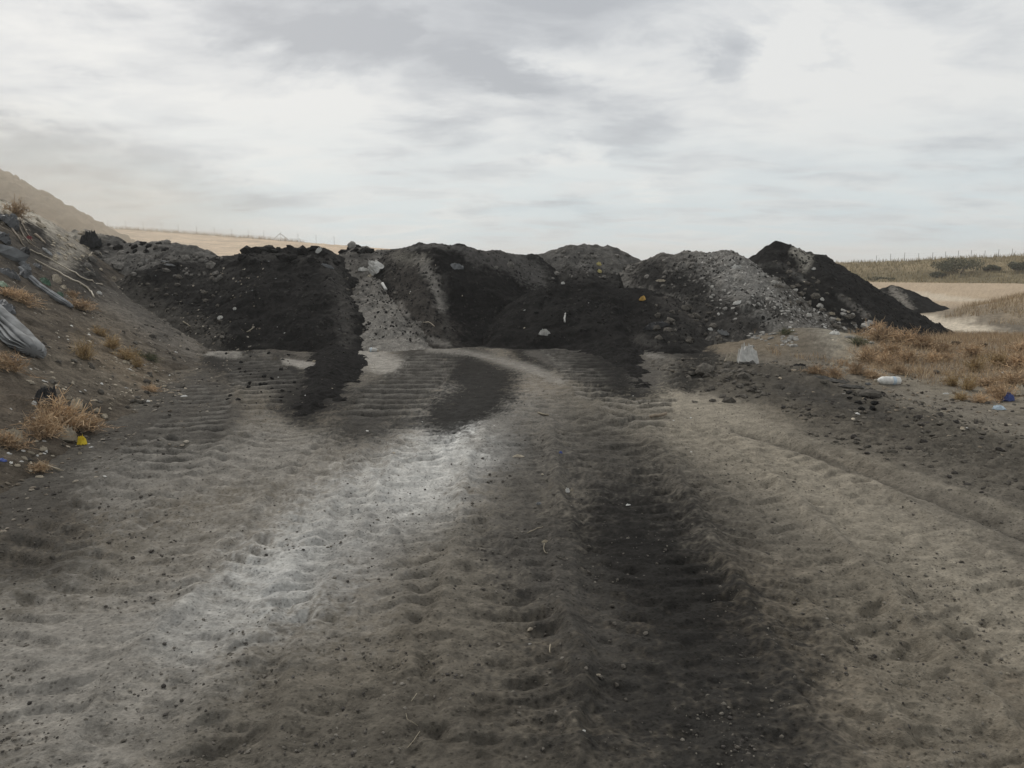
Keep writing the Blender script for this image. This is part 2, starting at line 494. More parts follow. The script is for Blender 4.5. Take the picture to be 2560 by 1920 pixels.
# stains, soil colours and a painted lens vignette on the ground: strokes in photo pixels, carried by the ground itself
# (points, half width px, softness 0..1, colour, opacity)
STROKES = [
    # broad tone of the yard
    ([(0, 1300), (250, 1180), (420, 1040)], 170, 1.0, C_MID * 0.70, 0.9),
    ([(0, 1420), (180, 1400)], 70, 1.0, C_DARK * 1.2, 0.55),
    ([(1180, 1070), (1000, 1200), (700, 1400), (420, 1560), (150, 1700)], 230, 1.0, C_GREY * 1.1, 0.8),
    ([(1160, 1090), (1060, 1190), (900, 1300), (700, 1430)], 110, 1.0, C_LIGHT * 0.95, 0.72),
    ([(760, 1400), (600, 1500), (460, 1590)], 100, 1.0, C_LIGHT * 0.72, 0.55),
    ([(1150, 1080), (1230, 1120)], 62, 0.9, C_LIGHT * 1.25, 0.75),
    ([(300, 1230), (700, 1120)], 90, 1.0, C_GREY * 1.05, 0.6),
    ([(0, 1640), (400, 1750), (200, 1900)], 180, 1.0, C_GREY * 0.92, 0.6),
    ([(600, 1900), (1000, 1800), (1500, 1700)], 170, 1.0, C_BROWN * 0.66, 0.75),  # near ground painted darker to carry the lens vignette
    ([(1100, 1400), (1180, 1600)], 120, 1.0, C_BROWN * 0.95, 0.6),
    ([(1000, 1920), (1900, 1920)], 170, 1.0, C_BROWN * 0.58, 0.75),  # lens vignette painted into the ground colour along the near edge
    ([(900, 1330), (850, 1420)], 100, 1.0, C_MID * 1.5, 0.45),
    # tan lane on the right
    ([(1560, 990), (1750, 1060), (2000, 1180), (2300, 1380), (2600, 1600)], 110, 0.9, C_TAN * 0.95, 0.9),
    ([(1480, 960), (1700, 1000), (1850, 1040)], 45, 0.9, C_TAN * 1.02, 0.8),
    ([(2100, 1500), (2400, 1800)], 190, 1.0, C_TAN * 0.62, 0.7),
    ([(2050, 1080), (2350, 1160), (2600, 1260)], 60, 0.8, C_BROWN * 0.72, 0.75),
    ([(2300, 1050), (2560, 1130)], 60, 0.9, C_TAN * 0.75, 0.6),
    ([(1700, 960), (2000, 1010), (2150, 1050)], 45, 0.9, C_BROWN * 0.60, 0.7),
    ([(1900, 960), (2150, 1010), (2230, 1050)], 26, 0.6, C_MID * 0.8, 0.7),
    ([(1740, 930), (1950, 980), (2150, 1035), (2400, 1120), (2700, 1220)], 62, 0.7, C_BROWN * 0.52, 0.85),
    ([(1960, 985), (2200, 1050)], 26, 0.8, C_MID * 0.6, 0.7),
    ([(1840, 1078), (1960, 1108), (2150, 1178), (2350, 1253), (2700, 1393)], 15, 0.7, C_BROWN * 0.62, 0.85),
    ([(1880, 1062), (2000, 1092), (2180, 1160), (2400, 1240), (2700, 1360)], 9, 1.0, C_TAN * 0.85, 0.5),
    # dark soft-edged patches
    ([(1270, 1090), (1310, 1250), (1350, 1400)], 90, 1.2, C_MID * 0.85, 0.8),
    ([(1490, 1090), (1560, 1240), (1620, 1400)], 120, 1.2, C_MID * 0.72, 0.75),
    ([(1600, 1380), (1680, 1480), (1820, 1640)], 230, 1.2, C_DARK * 1.6, 0.95),
    ([(1580, 1350), (1660, 1450), (1720, 1540)], 130, 1.2, C_DARK * 0.9, 0.9),
    ([(1560, 1700), (1800, 1800), (1780, 1950)], 240, 1.3, C_DARK * 1.7, 0.88),
    ([(1300, 1370), (1400, 1480), (1480, 1600)], 90, 1.2, C_MID * 0.8, 0.65),
    # black soil spread before the piles
    ([(620, 880), (800, 890)], 26, 0.7, C_MID * 0.9, 0.8),
    ([(560, 910), (690, 930), (740, 990)], 62, 0.6, C_DARK * 1.0, 0.92),
    ([(500, 950), (560, 1050), (520, 1090)], 48, 0.9, C_MID * 0.72, 0.8),
    ([(740, 900), (690, 1010)], 20, 0.6, C_DARK * 1.3, 0.5),
    ([(790, 880), (850, 860), (830, 900)], 24, 0.8, C_DARK, 0.7),
    ([(845, 880), (835, 930), (800, 1000), (760, 1040)], 58, 0.9, C_DARK * 0.95, 0.97),
    ([(1060, 900), (1010, 970), (900, 1050)], 84, 0.7, C_DARK * 1.5, 0.85),
    ([(1170, 920), (1230, 955), (1190, 1010), (1120, 1040)], 74, 0.5, C_DARK * 0.95, 0.95),
    ([(1000, 1060), (1200, 1040)], 24, 0.9, C_DARK * 1.3, 0.7),
    ([(1150, 862), (1300, 868)], 12, 0.6, C_MID * 1.0, 0.5),
    ([(1330, 870), (1430, 890), (1540, 960)], 62, 0.5, C_DARK * 0.9, 0.97),
    ([(1330, 880), (1410, 920)], 20, 0.6, C_MID * 1.05, 0.8),
    ([(1540, 880), (1600, 985)], 56, 0.9, C_DARK * 0.95, 0.96),
    ([(1700, 870), (1760, 920), (1720, 960)], 50, 0.7, C_DARK * 1.1, 0.85),
    ([(1640, 890), (1620, 960)], 42, 0.8, C_MID * 0.95, 0.75),
    ([(1600, 880), (1650, 900)], 12, 0.5, C_GREY * 0.9, 0.7),
    ([(560, 866), (700, 872), (840, 868)], 10, 0.8, C_DARK, 0.8),
    ([(1130, 862), (1330, 866), (1560, 880), (1780, 890)], 12, 0.8, C_DARK, 0.85),
    # paler floor scraped clean
    ([(860, 830), (920, 890), (960, 910)], 46, 0.6, C_GREY * 1.25, 0.9),
    ([(975, 872), (1090, 866), (1150, 868)], 8, 0.6, C_GREY * 1.2, 0.8),
    ([(1080, 875), (1200, 890), (1330, 925), (1400, 960)], 16, 1.1, C_GREY * 1.05, 0.7),
    ([(720, 905), (790, 915)], 17, 0.5, C_GREY * 1.15, 0.9),
    ([(520, 880), (590, 890)], 16, 0.6, C_GREY * 1.15, 0.8),
    ([(1180, 1110), (1240, 1060)], 30, 1.0, C_GREY, 0.5),
    # pale mound, sandy flat, weed bank
    ([(1960, 820), (2060, 845), (2120, 880)], 52, 0.8, np.array((0.30, 0.275, 0.222)), 0.9),
    ([(2200, 885), (2330, 870), (2560, 930)], 80, 0.9, C_DRY * 0.95, 0.8),
    ([(2120, 940), (2560, 1010)], 45, 0.9, C_TAN * 0.82, 0.7),
    ([(2200, 905), (2350, 960)], 30, 1.0, C_DRY * 0.75, 0.5),
]

def paint(x, y, z, base, strokes, su=1.0, sv=1.9, edge=1.0):
    u, v = uv_of(x, y, z)
    col = base.copy()
    n1 = fbm(x * 0.8, y * 0.8, 4, 201)
    n2 = fbm(x * 3.5, y * 4.5, 4, 205, 0.6)
    n3 = fbm(x * 11, (y + 0.7 * z) * 11, 3, 209, 0.65)
    n4 = perlin(x * 37, (y + 0.7 * z) * 37, 213)
    nz = (0.40 * n1 + 0.42 * n2 + 0.46 * n3 + 0.36 * n4) * edge
    for pts, w, soft, c, op in strokes:
        us = [p[0] for p in pts]
        vv = [p[1] for p in pts]
        R = w * 2.6
        m = (u > min(us) - R) & (u < max(us) + R) & (v > min(vv) - R) & (v < max(vv) + R)
        if not m.any():
            continue
        k = sv if w < 60 else 1.25
        d, pos, sd = seg_dist(u[m], v[m] * k, [(a, b * k) for a, b in pts])
        t = d / w + nz[m] * (0.6 + 0.65 * soft)
        a = op * sstep(1.0 + 0.75 * soft, 1.0 - 0.75 * soft - 0.08, t)
        col[m] = col[m] * (1 - a[:, None]) + np.asarray(c) * a[:, None]
    return col

# fan-shaped sheet, fine in front, reaching far past the horizon hills
inv = np.concatenate([np.arange(1 / 1.1, 0.40, -4e-3), np.arange(0.40, 0.15, -1.0e-3), np.arange(0.15, 0.058, -4.5e-4), np.arange(0.058, 0.04, -9e-4)])
rad = np.concatenate([1.0 / inv, np.geomspace(25.3, 1200, 60)])
thf = np.radians(np.arange(-41, 41.01, 0.1))
ths = np.radians(np.arange(43, 89, 2.0))
th = np.concatenate([-ths[::-1], thf, ths])
R_, T_ = np.meshgrid(rad, th, indexing='ij')
gx, gy = (R_ * np.sin(T_)).ravel(), (R_ * np.cos(T_)).ravel()
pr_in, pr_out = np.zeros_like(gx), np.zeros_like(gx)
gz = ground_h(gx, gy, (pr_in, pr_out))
far_t = sstep(22, 34, gy)
n_a = fbm(gx * 0.5, gy * 0.5, 4, 301)
n_b = fbm(gx * 2.2, gy * 3.0, 4, 305, 0.6)
base = C_BROWN[None, :] * (1 + 0.18 * n_a + 0.28 * n_b)[:, None]
warm = sstep(-0.2, 0.5, fbm(gx * 0.25, gy * 0.25, 2, 311))[:, None]
base = base * (1 + warm * (np.array((1.08, 1.0, 0.90)) - 1))
sand = C_SAND[None, :] * (1 + 0.12 * n_a + 0.05 * n_b)[:, None]
base = base * (1 - far_t[:, None]) + sand * far_t[:, None]
base = base.copy()
gcol = paint(gx, gy, np.zeros_like(gx), base, STROKES)
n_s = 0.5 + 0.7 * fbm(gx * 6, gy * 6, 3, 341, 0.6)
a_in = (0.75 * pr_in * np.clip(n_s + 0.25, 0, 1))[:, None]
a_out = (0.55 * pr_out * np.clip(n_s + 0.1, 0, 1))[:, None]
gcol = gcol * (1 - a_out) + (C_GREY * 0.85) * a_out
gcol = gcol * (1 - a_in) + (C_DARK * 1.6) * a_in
# weed bank and pale washed sand by it
wb = sstep(0.0, 0.4, 1.2 - np.hypot((gx - 20.5) / 6.8, (gy - 22.5) / 6.0) + 0.25 * n_a)
gcol = gcol * (1 - wb[:, None]) + (C_DRY * 1.15)[None, :] * (1 + 0.4 * n_b)[:, None] * wb[:, None]
dpl, _, _ = seg_dist(gx, gy, [G(2255, 790)[:2], G(2330, 800)[:2], G(2420, 826)[:2]])
pl = sstep(0.9, 0.3, dpl / 1.2 + 0.5 * n_b) * sstep(14, 16, gy)
gcol = gcol * (1 - pl[:, None]) + C_PALE[None, :] * pl[:, None]
dpl, _, _ = seg_dist(gx, gy, [G(2160, 725)[:2], G(2240, 728)[:2], G(2400, 752)[:2]])
pl = sstep(0.9, 0.3, dpl / 2.0 + 0.4 * n_b) * 0.7
gcol = gcol * (1 - pl[:, None]) + C_PALE[None, :] * pl[:, None]
# pebble-sized lumps in the dirt change its tone
gcol *= (1 + 0.20 * fbm(gx * 18, gy * 22, 2, 331))[:, None]
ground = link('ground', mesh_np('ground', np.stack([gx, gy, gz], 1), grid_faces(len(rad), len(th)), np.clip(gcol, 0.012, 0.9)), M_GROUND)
tag(ground, 'bare grey-brown yard of trodden soil crossed by tyre tracks', None, None, 'structure')

def gh(x, y):
    return float(ground_h(np.array([float(x)]), np.array([float(y)]))[0])

# ------------------------------------------------------------------ piles and banks
BOX = {}    # height function -> its extent, for setting things down on it

def ridge_fn(ridges, rough=(0.10, 0.05, 0.02), seed=0, cap=0.25, k=0.10):
    """ridges: list of (points (x,y,z), slope). Height = highest of the crests minus slope times distance."""
    def fn(x, y):
        wx = x + 0.22 * fbm(x * 0.9, y * 0.9, 3, seed + 5)
        wy = y + 0.22 * fbm(x * 0.9, y * 0.9, 3, seed + 6)
        out = np.full(x.shape, -9.0)
        for pts, sl in ridges:
            for i in range(len(pts) - 1 if len(pts) > 1 else 1):
                a = pts[i]
                b = pts[i + 1] if len(pts) > 1 else pts[i]
                ex, ey = b[0] - a[0], b[1] - a[1]
                l2 = ex * ex + ey * ey + 1e-9
                t = np.clip(((wx - a[0]) * ex + (wy - a[1]) * ey) / l2, 0, 1)
                d = np.hypot(wx - a[0] - t * ex, wy - a[1] - t * ey)
                z = a[2] + t * (b[2] - a[2]) - sl * (np.sqrt(d * d + cap * cap) - cap)
                mx = np.maximum(out, z)
                out = mx + k * np.log1p(np.exp(-np.abs(out - z) / k)) - 0.0
        out = out + rough[0] * fbm(x * 1.1, y * 1.1, 3, seed + 1) + rough[1] * fbm(x * 4, y * 4, 3, seed + 2) + 0.8 * rough[1] * fbm(x * 2.6, y * 0.8, 2, seed + 8) + rough[2] * fbm(x * 14, y * 14, 3, seed + 3, 0.6)
        return out
    return fn

def hf_object(name, fn, x0, x1, y0, y1, step, base_fn, strokes, mat, label, cat=None, kind=None, group=None, sink=0.12, edge=1.0, other=None):
    BOX[fn] = (x0, x1, y0, y1)
    xs = np.arange(x0, x1, step)
    ys = np.arange(y0, y1, step)
    Y, X = np.meshgrid(ys, xs, indexing='ij')
    x, y = X.ravel(), Y.ravel()
    z = fn(x, y)
    low = ground_h(x, y) if other is None else np.maximum(ground_h(x, y), other(x, y))
    f = grid_faces(len(ys), len(xs))
    keep = (z[f] > low[f] - sink).any(1)
    f = f[keep]
    used = np.zeros(len(x), bool)
    used[f.ravel()] = True
    idx = np.cumsum(used) - 1
    x, y, z = x[used], y[used], z[used]
    f = idx[f]
    c = base_fn(x, y, z)
    c = paint(x, y, z, c, strokes, sv=1.0, edge=1.55 * edge)
    c *= (1 + 0.22 * fbm(x * 13, (y + z) * 13, 2, 77))[:, None]
    o = link(name, mesh_np(name, np.stack([x, y, z], 1), f, np.clip(c, 0.01, 0.9)), mat)
    tag(o, label, cat, group, kind)
    return o

def flat_col(c, a=0.2, b=0.3, sa=0.9, sb=4.0, seed=0):
    c = np.asarray(c)
    a, b = a * 1.5, b * 1.6
    def fn(x, y, z):
        return c[None, :] * (1 + a * fbm(x * sa, (y + z) * sa, 3, 501 + seed) + b * fbm(x * sb, (y + z) * sb, 4, 507 + seed, 0.6))[:, None]
    return fn

def Wl(lst):
    return [W(*p) for p in lst]

C_BLK = np.array((0.0150, 0.0142, 0.0134))
C_CHAR = np.array((0.062, 0.058, 0.053))

# left-hand embankment ------------------------------------------------
def bank_h(x, y):
    d = toe_x(y) - x + 0.25 * fbm(x * 0.6, y * 0.6, 3, 601)
    dd = np.maximum(d, 0)
    z = 0.40 * dd + 0.046 * dd * dd
    z = np.where(d < 0, 0.5 * d, z)
    z = 3.3 - np.log1p(np.exp((3.3 - z) / 0.35)) * 0.35
    z = z + 0.05 * fbm(x * 1.3, y * 1.3, 3, 603) * sstep(-0.2, 0.6, d) + 0.075 * fbm(x * 3.0, y * 3.0, 4, 605, 0.58) + 0.022 * fbm(x * 12, y * 12, 3, 607)
    z = z - 0.06
    return z - 5 * sstep(26, 32, y)

C_BANK = np.array((0.088, 0.074, 0.058))
BANK_ST = [
    ([(60, 640), (130, 640), (260, 740)], 60, 0.8, C_CHAR * 0.95, 0.7),
    ([(90, 560), (240, 690)], 30, 0.6, C_BLK * 1.6, 0.9),
    ([(0, 510), (60, 530), (130, 565)], 16, 0.4, (0.46, 0.42, 0.35), 0.9),
    ([(150, 580), (200, 610), (160, 640)], 30, 0.6, (0.34, 0.31, 0.26), 0.7),
    ([(290, 770), (480, 850)], 45, 0.9, (0.17, 0.155, 0.135), 0.7),
    ([(300, 720), (420, 820)], 30, 0.9, C_CHAR * 1.1, 0.5),
    ([(100, 900), (300, 960), (420, 1000)], 60, 1.0, (0.15, 0.128, 0.10), 0.7),
    ([(0, 1000), (250, 1100)], 50, 1.0, (0.105, 0.085, 0.065), 0.7),
    ([(200, 860), (360, 930)], 30, 0.9, (0.19, 0.15, 0.105), 0.6),
    ([(260, 800), (330, 870)], 36, 0.9, (0.16, 0.135, 0.105), 0.6),
]
hf_object('embankment', bank_h, -22, -2.6, 2.0, 27, 0.045, flat_col(C_BANK, 0.25, 0.45, 0.8, 3.2, 1), BANK_ST, M_BANK,
          'earth embankment strewn with scraps rising on the left', kind='structure', sink=0.08)

# left black pile ------------------------------------------------------
f_left = ridge_fn([(Wl([(290, 735, 16.9), (340, 690, 17.4), (430, 667, 17.9), (560, 648, 18.2), (700, 642, 18.4), (800, 646, 18.2)]), 0.74),
                   (Wl([(600, 640, 19.0), (640, 626, 19.2), (730, 624, 19.3), (800, 626, 19.3), (835, 640, 19.3)]), 0.80),
                   (Wl([(855, 632, 20.2), (890, 624, 20.3), (925, 628, 20.3)]), 0.9),
                   (Wl([(790, 650, 18.2), (825, 740, 16.6), (852, 850, 14.9)]), 0.70),
                   (Wl([(620, 650, 18.3), (690, 690, 17.2), (760, 740, 16.6)]), 0.66)], (0.08, 0.06, 0.034), 11)
P_LEFT = hf_object('soil_pile', f_left, -10.2, -2.4, 13.5, 21.5, 0.04, flat_col(C_BLK, 0.18, 0.3, seed=2), [
    ([(330, 740), (440, 810), (520, 850)], 40, 0.9, (0.085, 0.078, 0.068), 0.8),
    ([(430, 720), (560, 690)], 40, 1.0, C_CHAR * 0.8, 0.5),
    ([(830, 660), (860, 760), (865, 860)], 22, 0.9, C_CHAR * 1.1, 0.7),
    ([(560, 640), (830, 645)], 12, 0.8, C_CHAR * 0.9, 0.5)], M_BLACK,
    'long low heap of black soil next to the scrap-strewn embankment', 'soil pile', group='soil piles closing the yard')

# grey ramp ------------------------------------------------------------
f_ramp = ridge_fn([(Wl([(840, 640, 19.6), (900, 629, 19.8), (990, 625, 19.8)]), 0.52),
                   (Wl([(915, 640, 19.6), (945, 700, 18.0), (962, 780, 16.6), (972, 858, 15.2)]), 0.50)], (0.09, 0.07, 0.04), 23)
P_RAMP = hf_object('soil_pile', f_ramp, -5.8, -0.8, 13.2, 22, 0.04, flat_col((0.125, 0.117, 0.106), 0.25, 0.45, seed=3), [
    ([(860, 700), (900, 640)], 30, 0.9, C_CHAR * 0.9, 0.7),
    ([(990, 640), (1010, 720)], 26, 0.8, C_CHAR * 0.7, 0.6),
    ([(960, 800), (930, 870), (1010, 880)], 55, 0.9, C_GREY * 1.0, 0.8),
    ([(880, 690), (960, 740)], 40, 1.0, (0.15, 0.14, 0.125), 0.6),
    ([(850, 820), (880, 880)], 14, 0.7, (0.24, 0.225, 0.2), 0.7)], M_GREY,
    'pale grey ramp of loose soil between two black heaps', 'soil pile', group='soil piles closing the yard')

# centre black pile ------------------------------------------------------
f_mid = ridge_fn([(Wl([(985, 634, 19.2), (1040, 622, 18.8), (1080, 616, 18.6), (1150, 622, 18.8), (1230, 634, 19.4), (1330, 640, 19.8)]), 0.80),
                  (Wl([(1000, 632, 19.0), (1030, 700, 17.6), (1085, 800, 16.3), (1120, 856, 15.5)]), 0.85)], (0.08, 0.055, 0.030), 31)
P_MID = hf_object('soil_pile', f_mid, -4.2, 2.6, 14.2, 22, 0.04, flat_col(C_BLK * 0.92, 0.15, 0.25, seed=4), [
    ([(1000, 650), (1040, 740), (1090, 850)], 52, 0.6, (0.056, 0.050, 0.044), 0.9),
    ([(1050, 650), (1085, 700), (1105, 770)], 15, 0.7, (0.20, 0.187, 0.168), 0.85),
    ([(990, 640), (1050, 650)], 18, 0.9, (0.15, 0.14, 0.12), 0.7),
    ([(1000, 760), (1050, 840), (1120, 862)], 7, 0.6, (0.21, 0.195, 0.175), 0.7),
    ([(1020, 622), (1090, 612), (1180, 626)], 7, 0.7, (0.10, 0.096, 0.09), 0.8),
    ([(1190, 630), (1280, 660), (1340, 700)], 26, 0.5, (0.082, 0.077, 0.072), 0.85),
    ([(1290, 640), (1350, 690)], 26, 0.7, (0.10, 0.095, 0.088), 0.7),
    ([(1110, 690), (1115, 850)], 10, 0.9, C_CHAR, 0.6)], M_BLACK,
    'tallest jet-black soil heap with a steep face at mid yard', 'soil pile', group='soil piles closing the yard')

# grey-crested pile behind -----------------------------------------------
f_back = ridge_fn([(Wl([(1270, 640, 20.6), (1370, 638, 20.8), (1420, 624, 20.6), (1460, 619, 20.5), (1520, 625, 20.6), (1600, 650, 21.0)]), 0.66)], (0.10, 0.07, 0.04), 43)
P_BACK = hf_object('soil_pile', f_back, -1.4, 5.6, 16, 24, 0.045, flat_col((0.098, 0.093, 0.086), 0.25, 0.4, seed=5), [
    ([(1300, 720), (1420, 700), (1560, 705), (1700, 740)], 30, 0.5, C_BLK, 0.9),
    ([(1400, 690), (1440, 680), (1470, 690)], 16, 0.7, C_CHAR * 0.75, 0.6),
    ([(1540, 680), (1620, 690), (1700, 730)], 22, 0.5, C_BLK * 1.1, 0.9),
    ([(1500, 650), (1600, 690)], 26, 1.0, (0.135, 0.128, 0.116), 0.6)], M_GREY,
    'grey-crested soil heap behind the low black mound', 'soil pile', group='soil piles closing the yard')

# low black mound in front -----------------------------------------------
f_low = ridge_fn([(Wl([(1330, 740, 17.4), (1400, 720, 17.5), (1480, 716, 17.5), (1580, 728, 17.3), (1680, 760, 16.9), (1745, 815, 15.9)]), 0.60),
                  (Wl([(1500, 722, 17.3), (1520, 790, 16.2), (1540, 850, 15.3)]), 0.62),
                  (Wl([(1640, 745, 17.0), (1700, 850, 14.8)]), 0.55)], (0.10, 0.06, 0.032), 57)
P_LOW = hf_object('soil_pile', f_low, -0.6, 5.2, 13.2, 20.5, 0.04, flat_col(C_BLK * 1.05, 0.2, 0.3, seed=6), [
    ([(1420, 730), (1560, 760)], 36, 0.9, C_BLK * 0.7, 0.5),
    ([(1600, 850), (1640, 860)], 16, 0.6, C_CHAR * 1.1, 0.6),
    ([(1660, 750), (1760, 800)], 22, 0.8, (0.06, 0.055, 0.05), 0.7),
    ([(1700, 830), (1770, 870)], 26, 0.9, C_CHAR * 0.8, 0.6)], M_BLACK,
    'low black mound in front of the grey-crested heap', 'soil pile', group='soil piles closing the yard')

# pale rubble pile ---------------------------------------------------------
f_rub = ridge_fn([(Wl([(1610, 652, 19.8), (1660, 641, 19.5), (1720, 635, 19.2), (1800, 639, 18.8), (1850, 652, 18.3)]), 0.62),
                  (Wl([(1800, 640, 18.8), (1860, 690, 17.4), (1930, 770, 16.2), (1960, 812, 15.6)]), 0.60),
                  (Wl([(1760, 720, 17.4), (1830, 800, 16.0)]), 0.55)], (0.10, 0.08, 0.05), 71)
P_RUB = hf_object('rubble_pile', f_rub, 2.6, 7.2, 13.6, 22.5, 0.04, flat_col((0.125, 0.117, 0.105), 0.3, 0.5, 0.9, 5, seed=7), [
    ([(1780, 650), (1880, 690), (1900, 780)], 56, 1.0, (0.23, 0.222, 0.205), 0.7),
    ([(1700, 670), (1760, 690), (1800, 730)], 26, 1.0, (0.20, 0.19, 0.175), 0.5),
    ([(1630, 690), (1730, 720), (1780, 790), (1870, 815)], 46, 0.7, C_BLK * 1.4, 0.92),
    ([(1760, 790), (1900, 830)], 24, 0.7, C_CHAR * 0.8, 0.8),
    ([(1890, 760), (1960, 780)], 20, 0.6, C_CHAR * 0.75, 0.8),
    ([(1890, 850), (1960, 850)], 15, 0.6, (0.33, 0.32, 0.30), 0.8)], M_GREY,
    'heap spilling pale broken rubble down its side', 'rubble pile', group='soil piles closing the yard')

# peaked black pile --------------------------------------------------------
f_peak = ridge_fn([(Wl([(1890, 690, 18.0), (1920, 645, 18.6), (1952, 617, 19.0), (2000, 630, 19.3), (2045, 645, 19.6), (2100, 672, 20.0)]), 0.66),
                   (Wl([(1952, 618, 19.0), (2040, 690, 17.9), (2150, 765, 17.0)]), 0.60),
                   (Wl([(2060, 655, 19.4), (2180, 735, 18.6), (2290, 800, 17.9)]), 0.58)], (0.08, 0.07, 0.04), 83, 0.10)
P_PEAK = hf_object('soil_pile', f_peak, 4.2, 11.8, 13.6, 23.5, 0.042, flat_col(C_BLK * 1.45, 0.2, 0.4, seed=8), [
    ([(1990, 628), (2020, 650), (2010, 670)], 13, 0.6, (0.30, 0.28, 0.24), 0.85),
    ([(1900, 665), (1950, 660), (2010, 700)], 6, 0.6, (0.25, 0.24, 0.22), 0.8),
    ([(1930, 680), (2000, 740), (2100, 790)], 46, 0.8, C_BLK * 1.15, 0.8),
    ([(1960, 770), (2060, 800), (2140, 850)], 15, 0.7, (0.17, 0.16, 0.145), 0.6),
    ([(2100, 740), (2170, 790)], 8, 0.7, (0.16, 0.15, 0.135), 0.6),
    ([(2050, 830), (2150, 850), (2240, 850)], 18, 0.9, (0.12, 0.105, 0.08), 0.7)], M_BLACK,
    'sharply peaked black soil heap with a pale crust near its tip', 'soil pile', group='soil piles closing the yard')

f_small = ridge_fn([(Wl([(2195, 735, 27), (2225, 717, 27.2), (2275, 735, 27.2), (2330, 765, 27)]), 0.50)], (0.05, 0.04, 0.02), 97, 0.06)
hf_object('soil_pile', f_small, 10.5, 16.5, 24.5, 30, 0.05, flat_col(C_BLK * 1.5, 0.2, 0.3, seed=9), [
    ([(2235, 725), (2275, 770)], 12, 0.7, (0.24, 0.22, 0.19), 0.85),
    ([(2190, 740), (2230, 770)], 16, 0.9, (0.13, 0.12, 0.10), 0.7)], M_BLACK,
    'small dark soil heap standing alone on the sandy flat', 'soil pile', group='soil piles closing the yard')

# grey clod mound at the back left ------------------------------------------
f_clod = ridge_fn([(Wl([(140, 592, 22.5), (200, 586, 22), (260, 600, 21.5), (330, 612, 21.2), (420, 614, 20.8), (480, 628, 20.4), (550, 652, 20)]), 0.55)], (0.14, 0.09, 0.04), 101)
P_CLOD = hf_object('soil_pile', f_clod, -14.5, -6.0, 15.5, 25, 0.045, flat_col((0.115, 0.109, 0.10), 0.3, 0.5, 0.9, 4.5, seed=10), [
    ([(140, 590), (240, 588)], 18, 0.7, (0.36, 0.33, 0.28), 0.8),
    ([(150, 610), (190, 650)], 24, 0.8, (0.26, 0.24, 0.20), 0.7),
    ([(230, 600), (250, 630)], 20, 0.7, C_BLK, 0.8)], M_GREY,
    'lumpy grey soil mound behind the hoses and the long black heap', 'soil pile', group='soil piles closing the yard')

# far structures --------------------------------------------------------------
def far_object(name, ridges, x0, x1, y0, y1, step, colour, strokes, label, rough, seed, cap=1.0):
    fn = ridge_fn(ridges, rough, seed, cap)
    hf_object(name, fn, x0, x1, y0, y1, step, flat_col(colour, 0.2, 0.3, 0.15, 0.9, seed), strokes, M_FAR, label, kind='structure', sink=0.4)
    return fn

f_hill = far_object('hill', [(Wl([(-470, 240, 60), (-200, 345, 59), (-30, 418, 58), (25, 452, 57.5), (85, 492, 57), (125, 530, 56.5), (170, 560, 56), (200, 596, 55.5), (225, 640, 55)]), 0.62)],
           -62, -22, 34, 80, 0.22, (0.195, 0.158, 0.118), [([(0, 430), (150, 510), (270, 590)], 26, 0.9, (0.31, 0.26, 0.20), 0.7), ([(0, 490), (200, 580)], 60, 1.0, (0.165, 0.132, 0.098), 0.5)],
           'brown earth hill half lost in blowing dust', (0.5, 0.3, 0.1), 111, 0.6)
f_berm = far_object('field', [(Wl([(-200, 545, 118), (250, 573, 112), (420, 597, 110), (600, 617, 108), (700, 628, 107), (900, 645, 107), (1200, 656, 107)]), 0.075)],
           -130, 20, 40, 150, 0.8, (0.50, 0.395, 0.29), [], 'bare beige field rising to a wire fence', (0.15, 0.06, 0.03), 121, 4.0)
f_ridge = far_object('hillside', [(Wl([(1300, 655, 78), (1800, 656, 78), (2100, 661, 77), (2250, 656, 76), (2400, 648, 75), (2560, 643, 74), (2900, 630, 72), (3400, 610, 70)]), 0.14)],
           -5, 95, 52, 100, 0.3, (0.20, 0.165, 0.10), [([(2150, 690), (2560, 700)], 12, 1.0, (0.13, 0.11, 0.07), 0.6), ([(2100, 672), (2560, 665)], 9, 1.0, (0.27, 0.215, 0.135), 0.7)],
           'grassy hillside along the edge of the sandy flat', (0.25, 0.12, 0.06), 131, 1.5)

# ------------------------------------------------------------------ tongues of spilled soil
def windrow(pts, hts, slope, step, label, seed):
    rid = [G(u, v) + np.array((0, 0, h)) for (u, v), h in zip(pts, hts)]
    fn = ridge_fn([(rid, slope)], (0.02, 0.045, 0.035), seed, 0.03, 0.01)
    xs, ys = [p[0] for p in rid], [p[1] for p in rid]
    hf_object('soil_windrow', fn, min(xs) - 0.9, max(xs) + 0.9, min(ys) - 0.9, max(ys) + 0.9, step,
              flat_col(C_BLK * 1.1, 0.2, 0.35, seed=seed), [], M_BLACK, label, 'soil windrow', group='tongues of black soil spilled on the yard', sink=0.04)
    return fn

W_FNS = [
    windrow([(850, 850), (838, 930), (800, 995), (765, 1038)], (0.16, 0.12, 0.09, 0.01), 0.34, 0.02,
            'tongue of black soil trailing forward from the long black heap', 151),
    windrow([(1515, 862), (1560, 905), (1600, 965), (1620, 990)], (0.20, 0.09, 0.07, 0.01), 0.30, 0.02,
            'tongue of black soil spilled forward from the low black mound', 163),
    windrow([(1990, 935), (2010, 946), (2035, 956)], (0.16, 0.16, 0.04), 0.6, 0.022,
            'dark rounded hump of soil beside the dry weeds and torn crust', 171),
]
ALL_FN = [ground_h, bank_h, f_left, f_ramp, f_mid, f_back, f_low, f_rub, f_peak, f_small, f_clod] + W_FNS

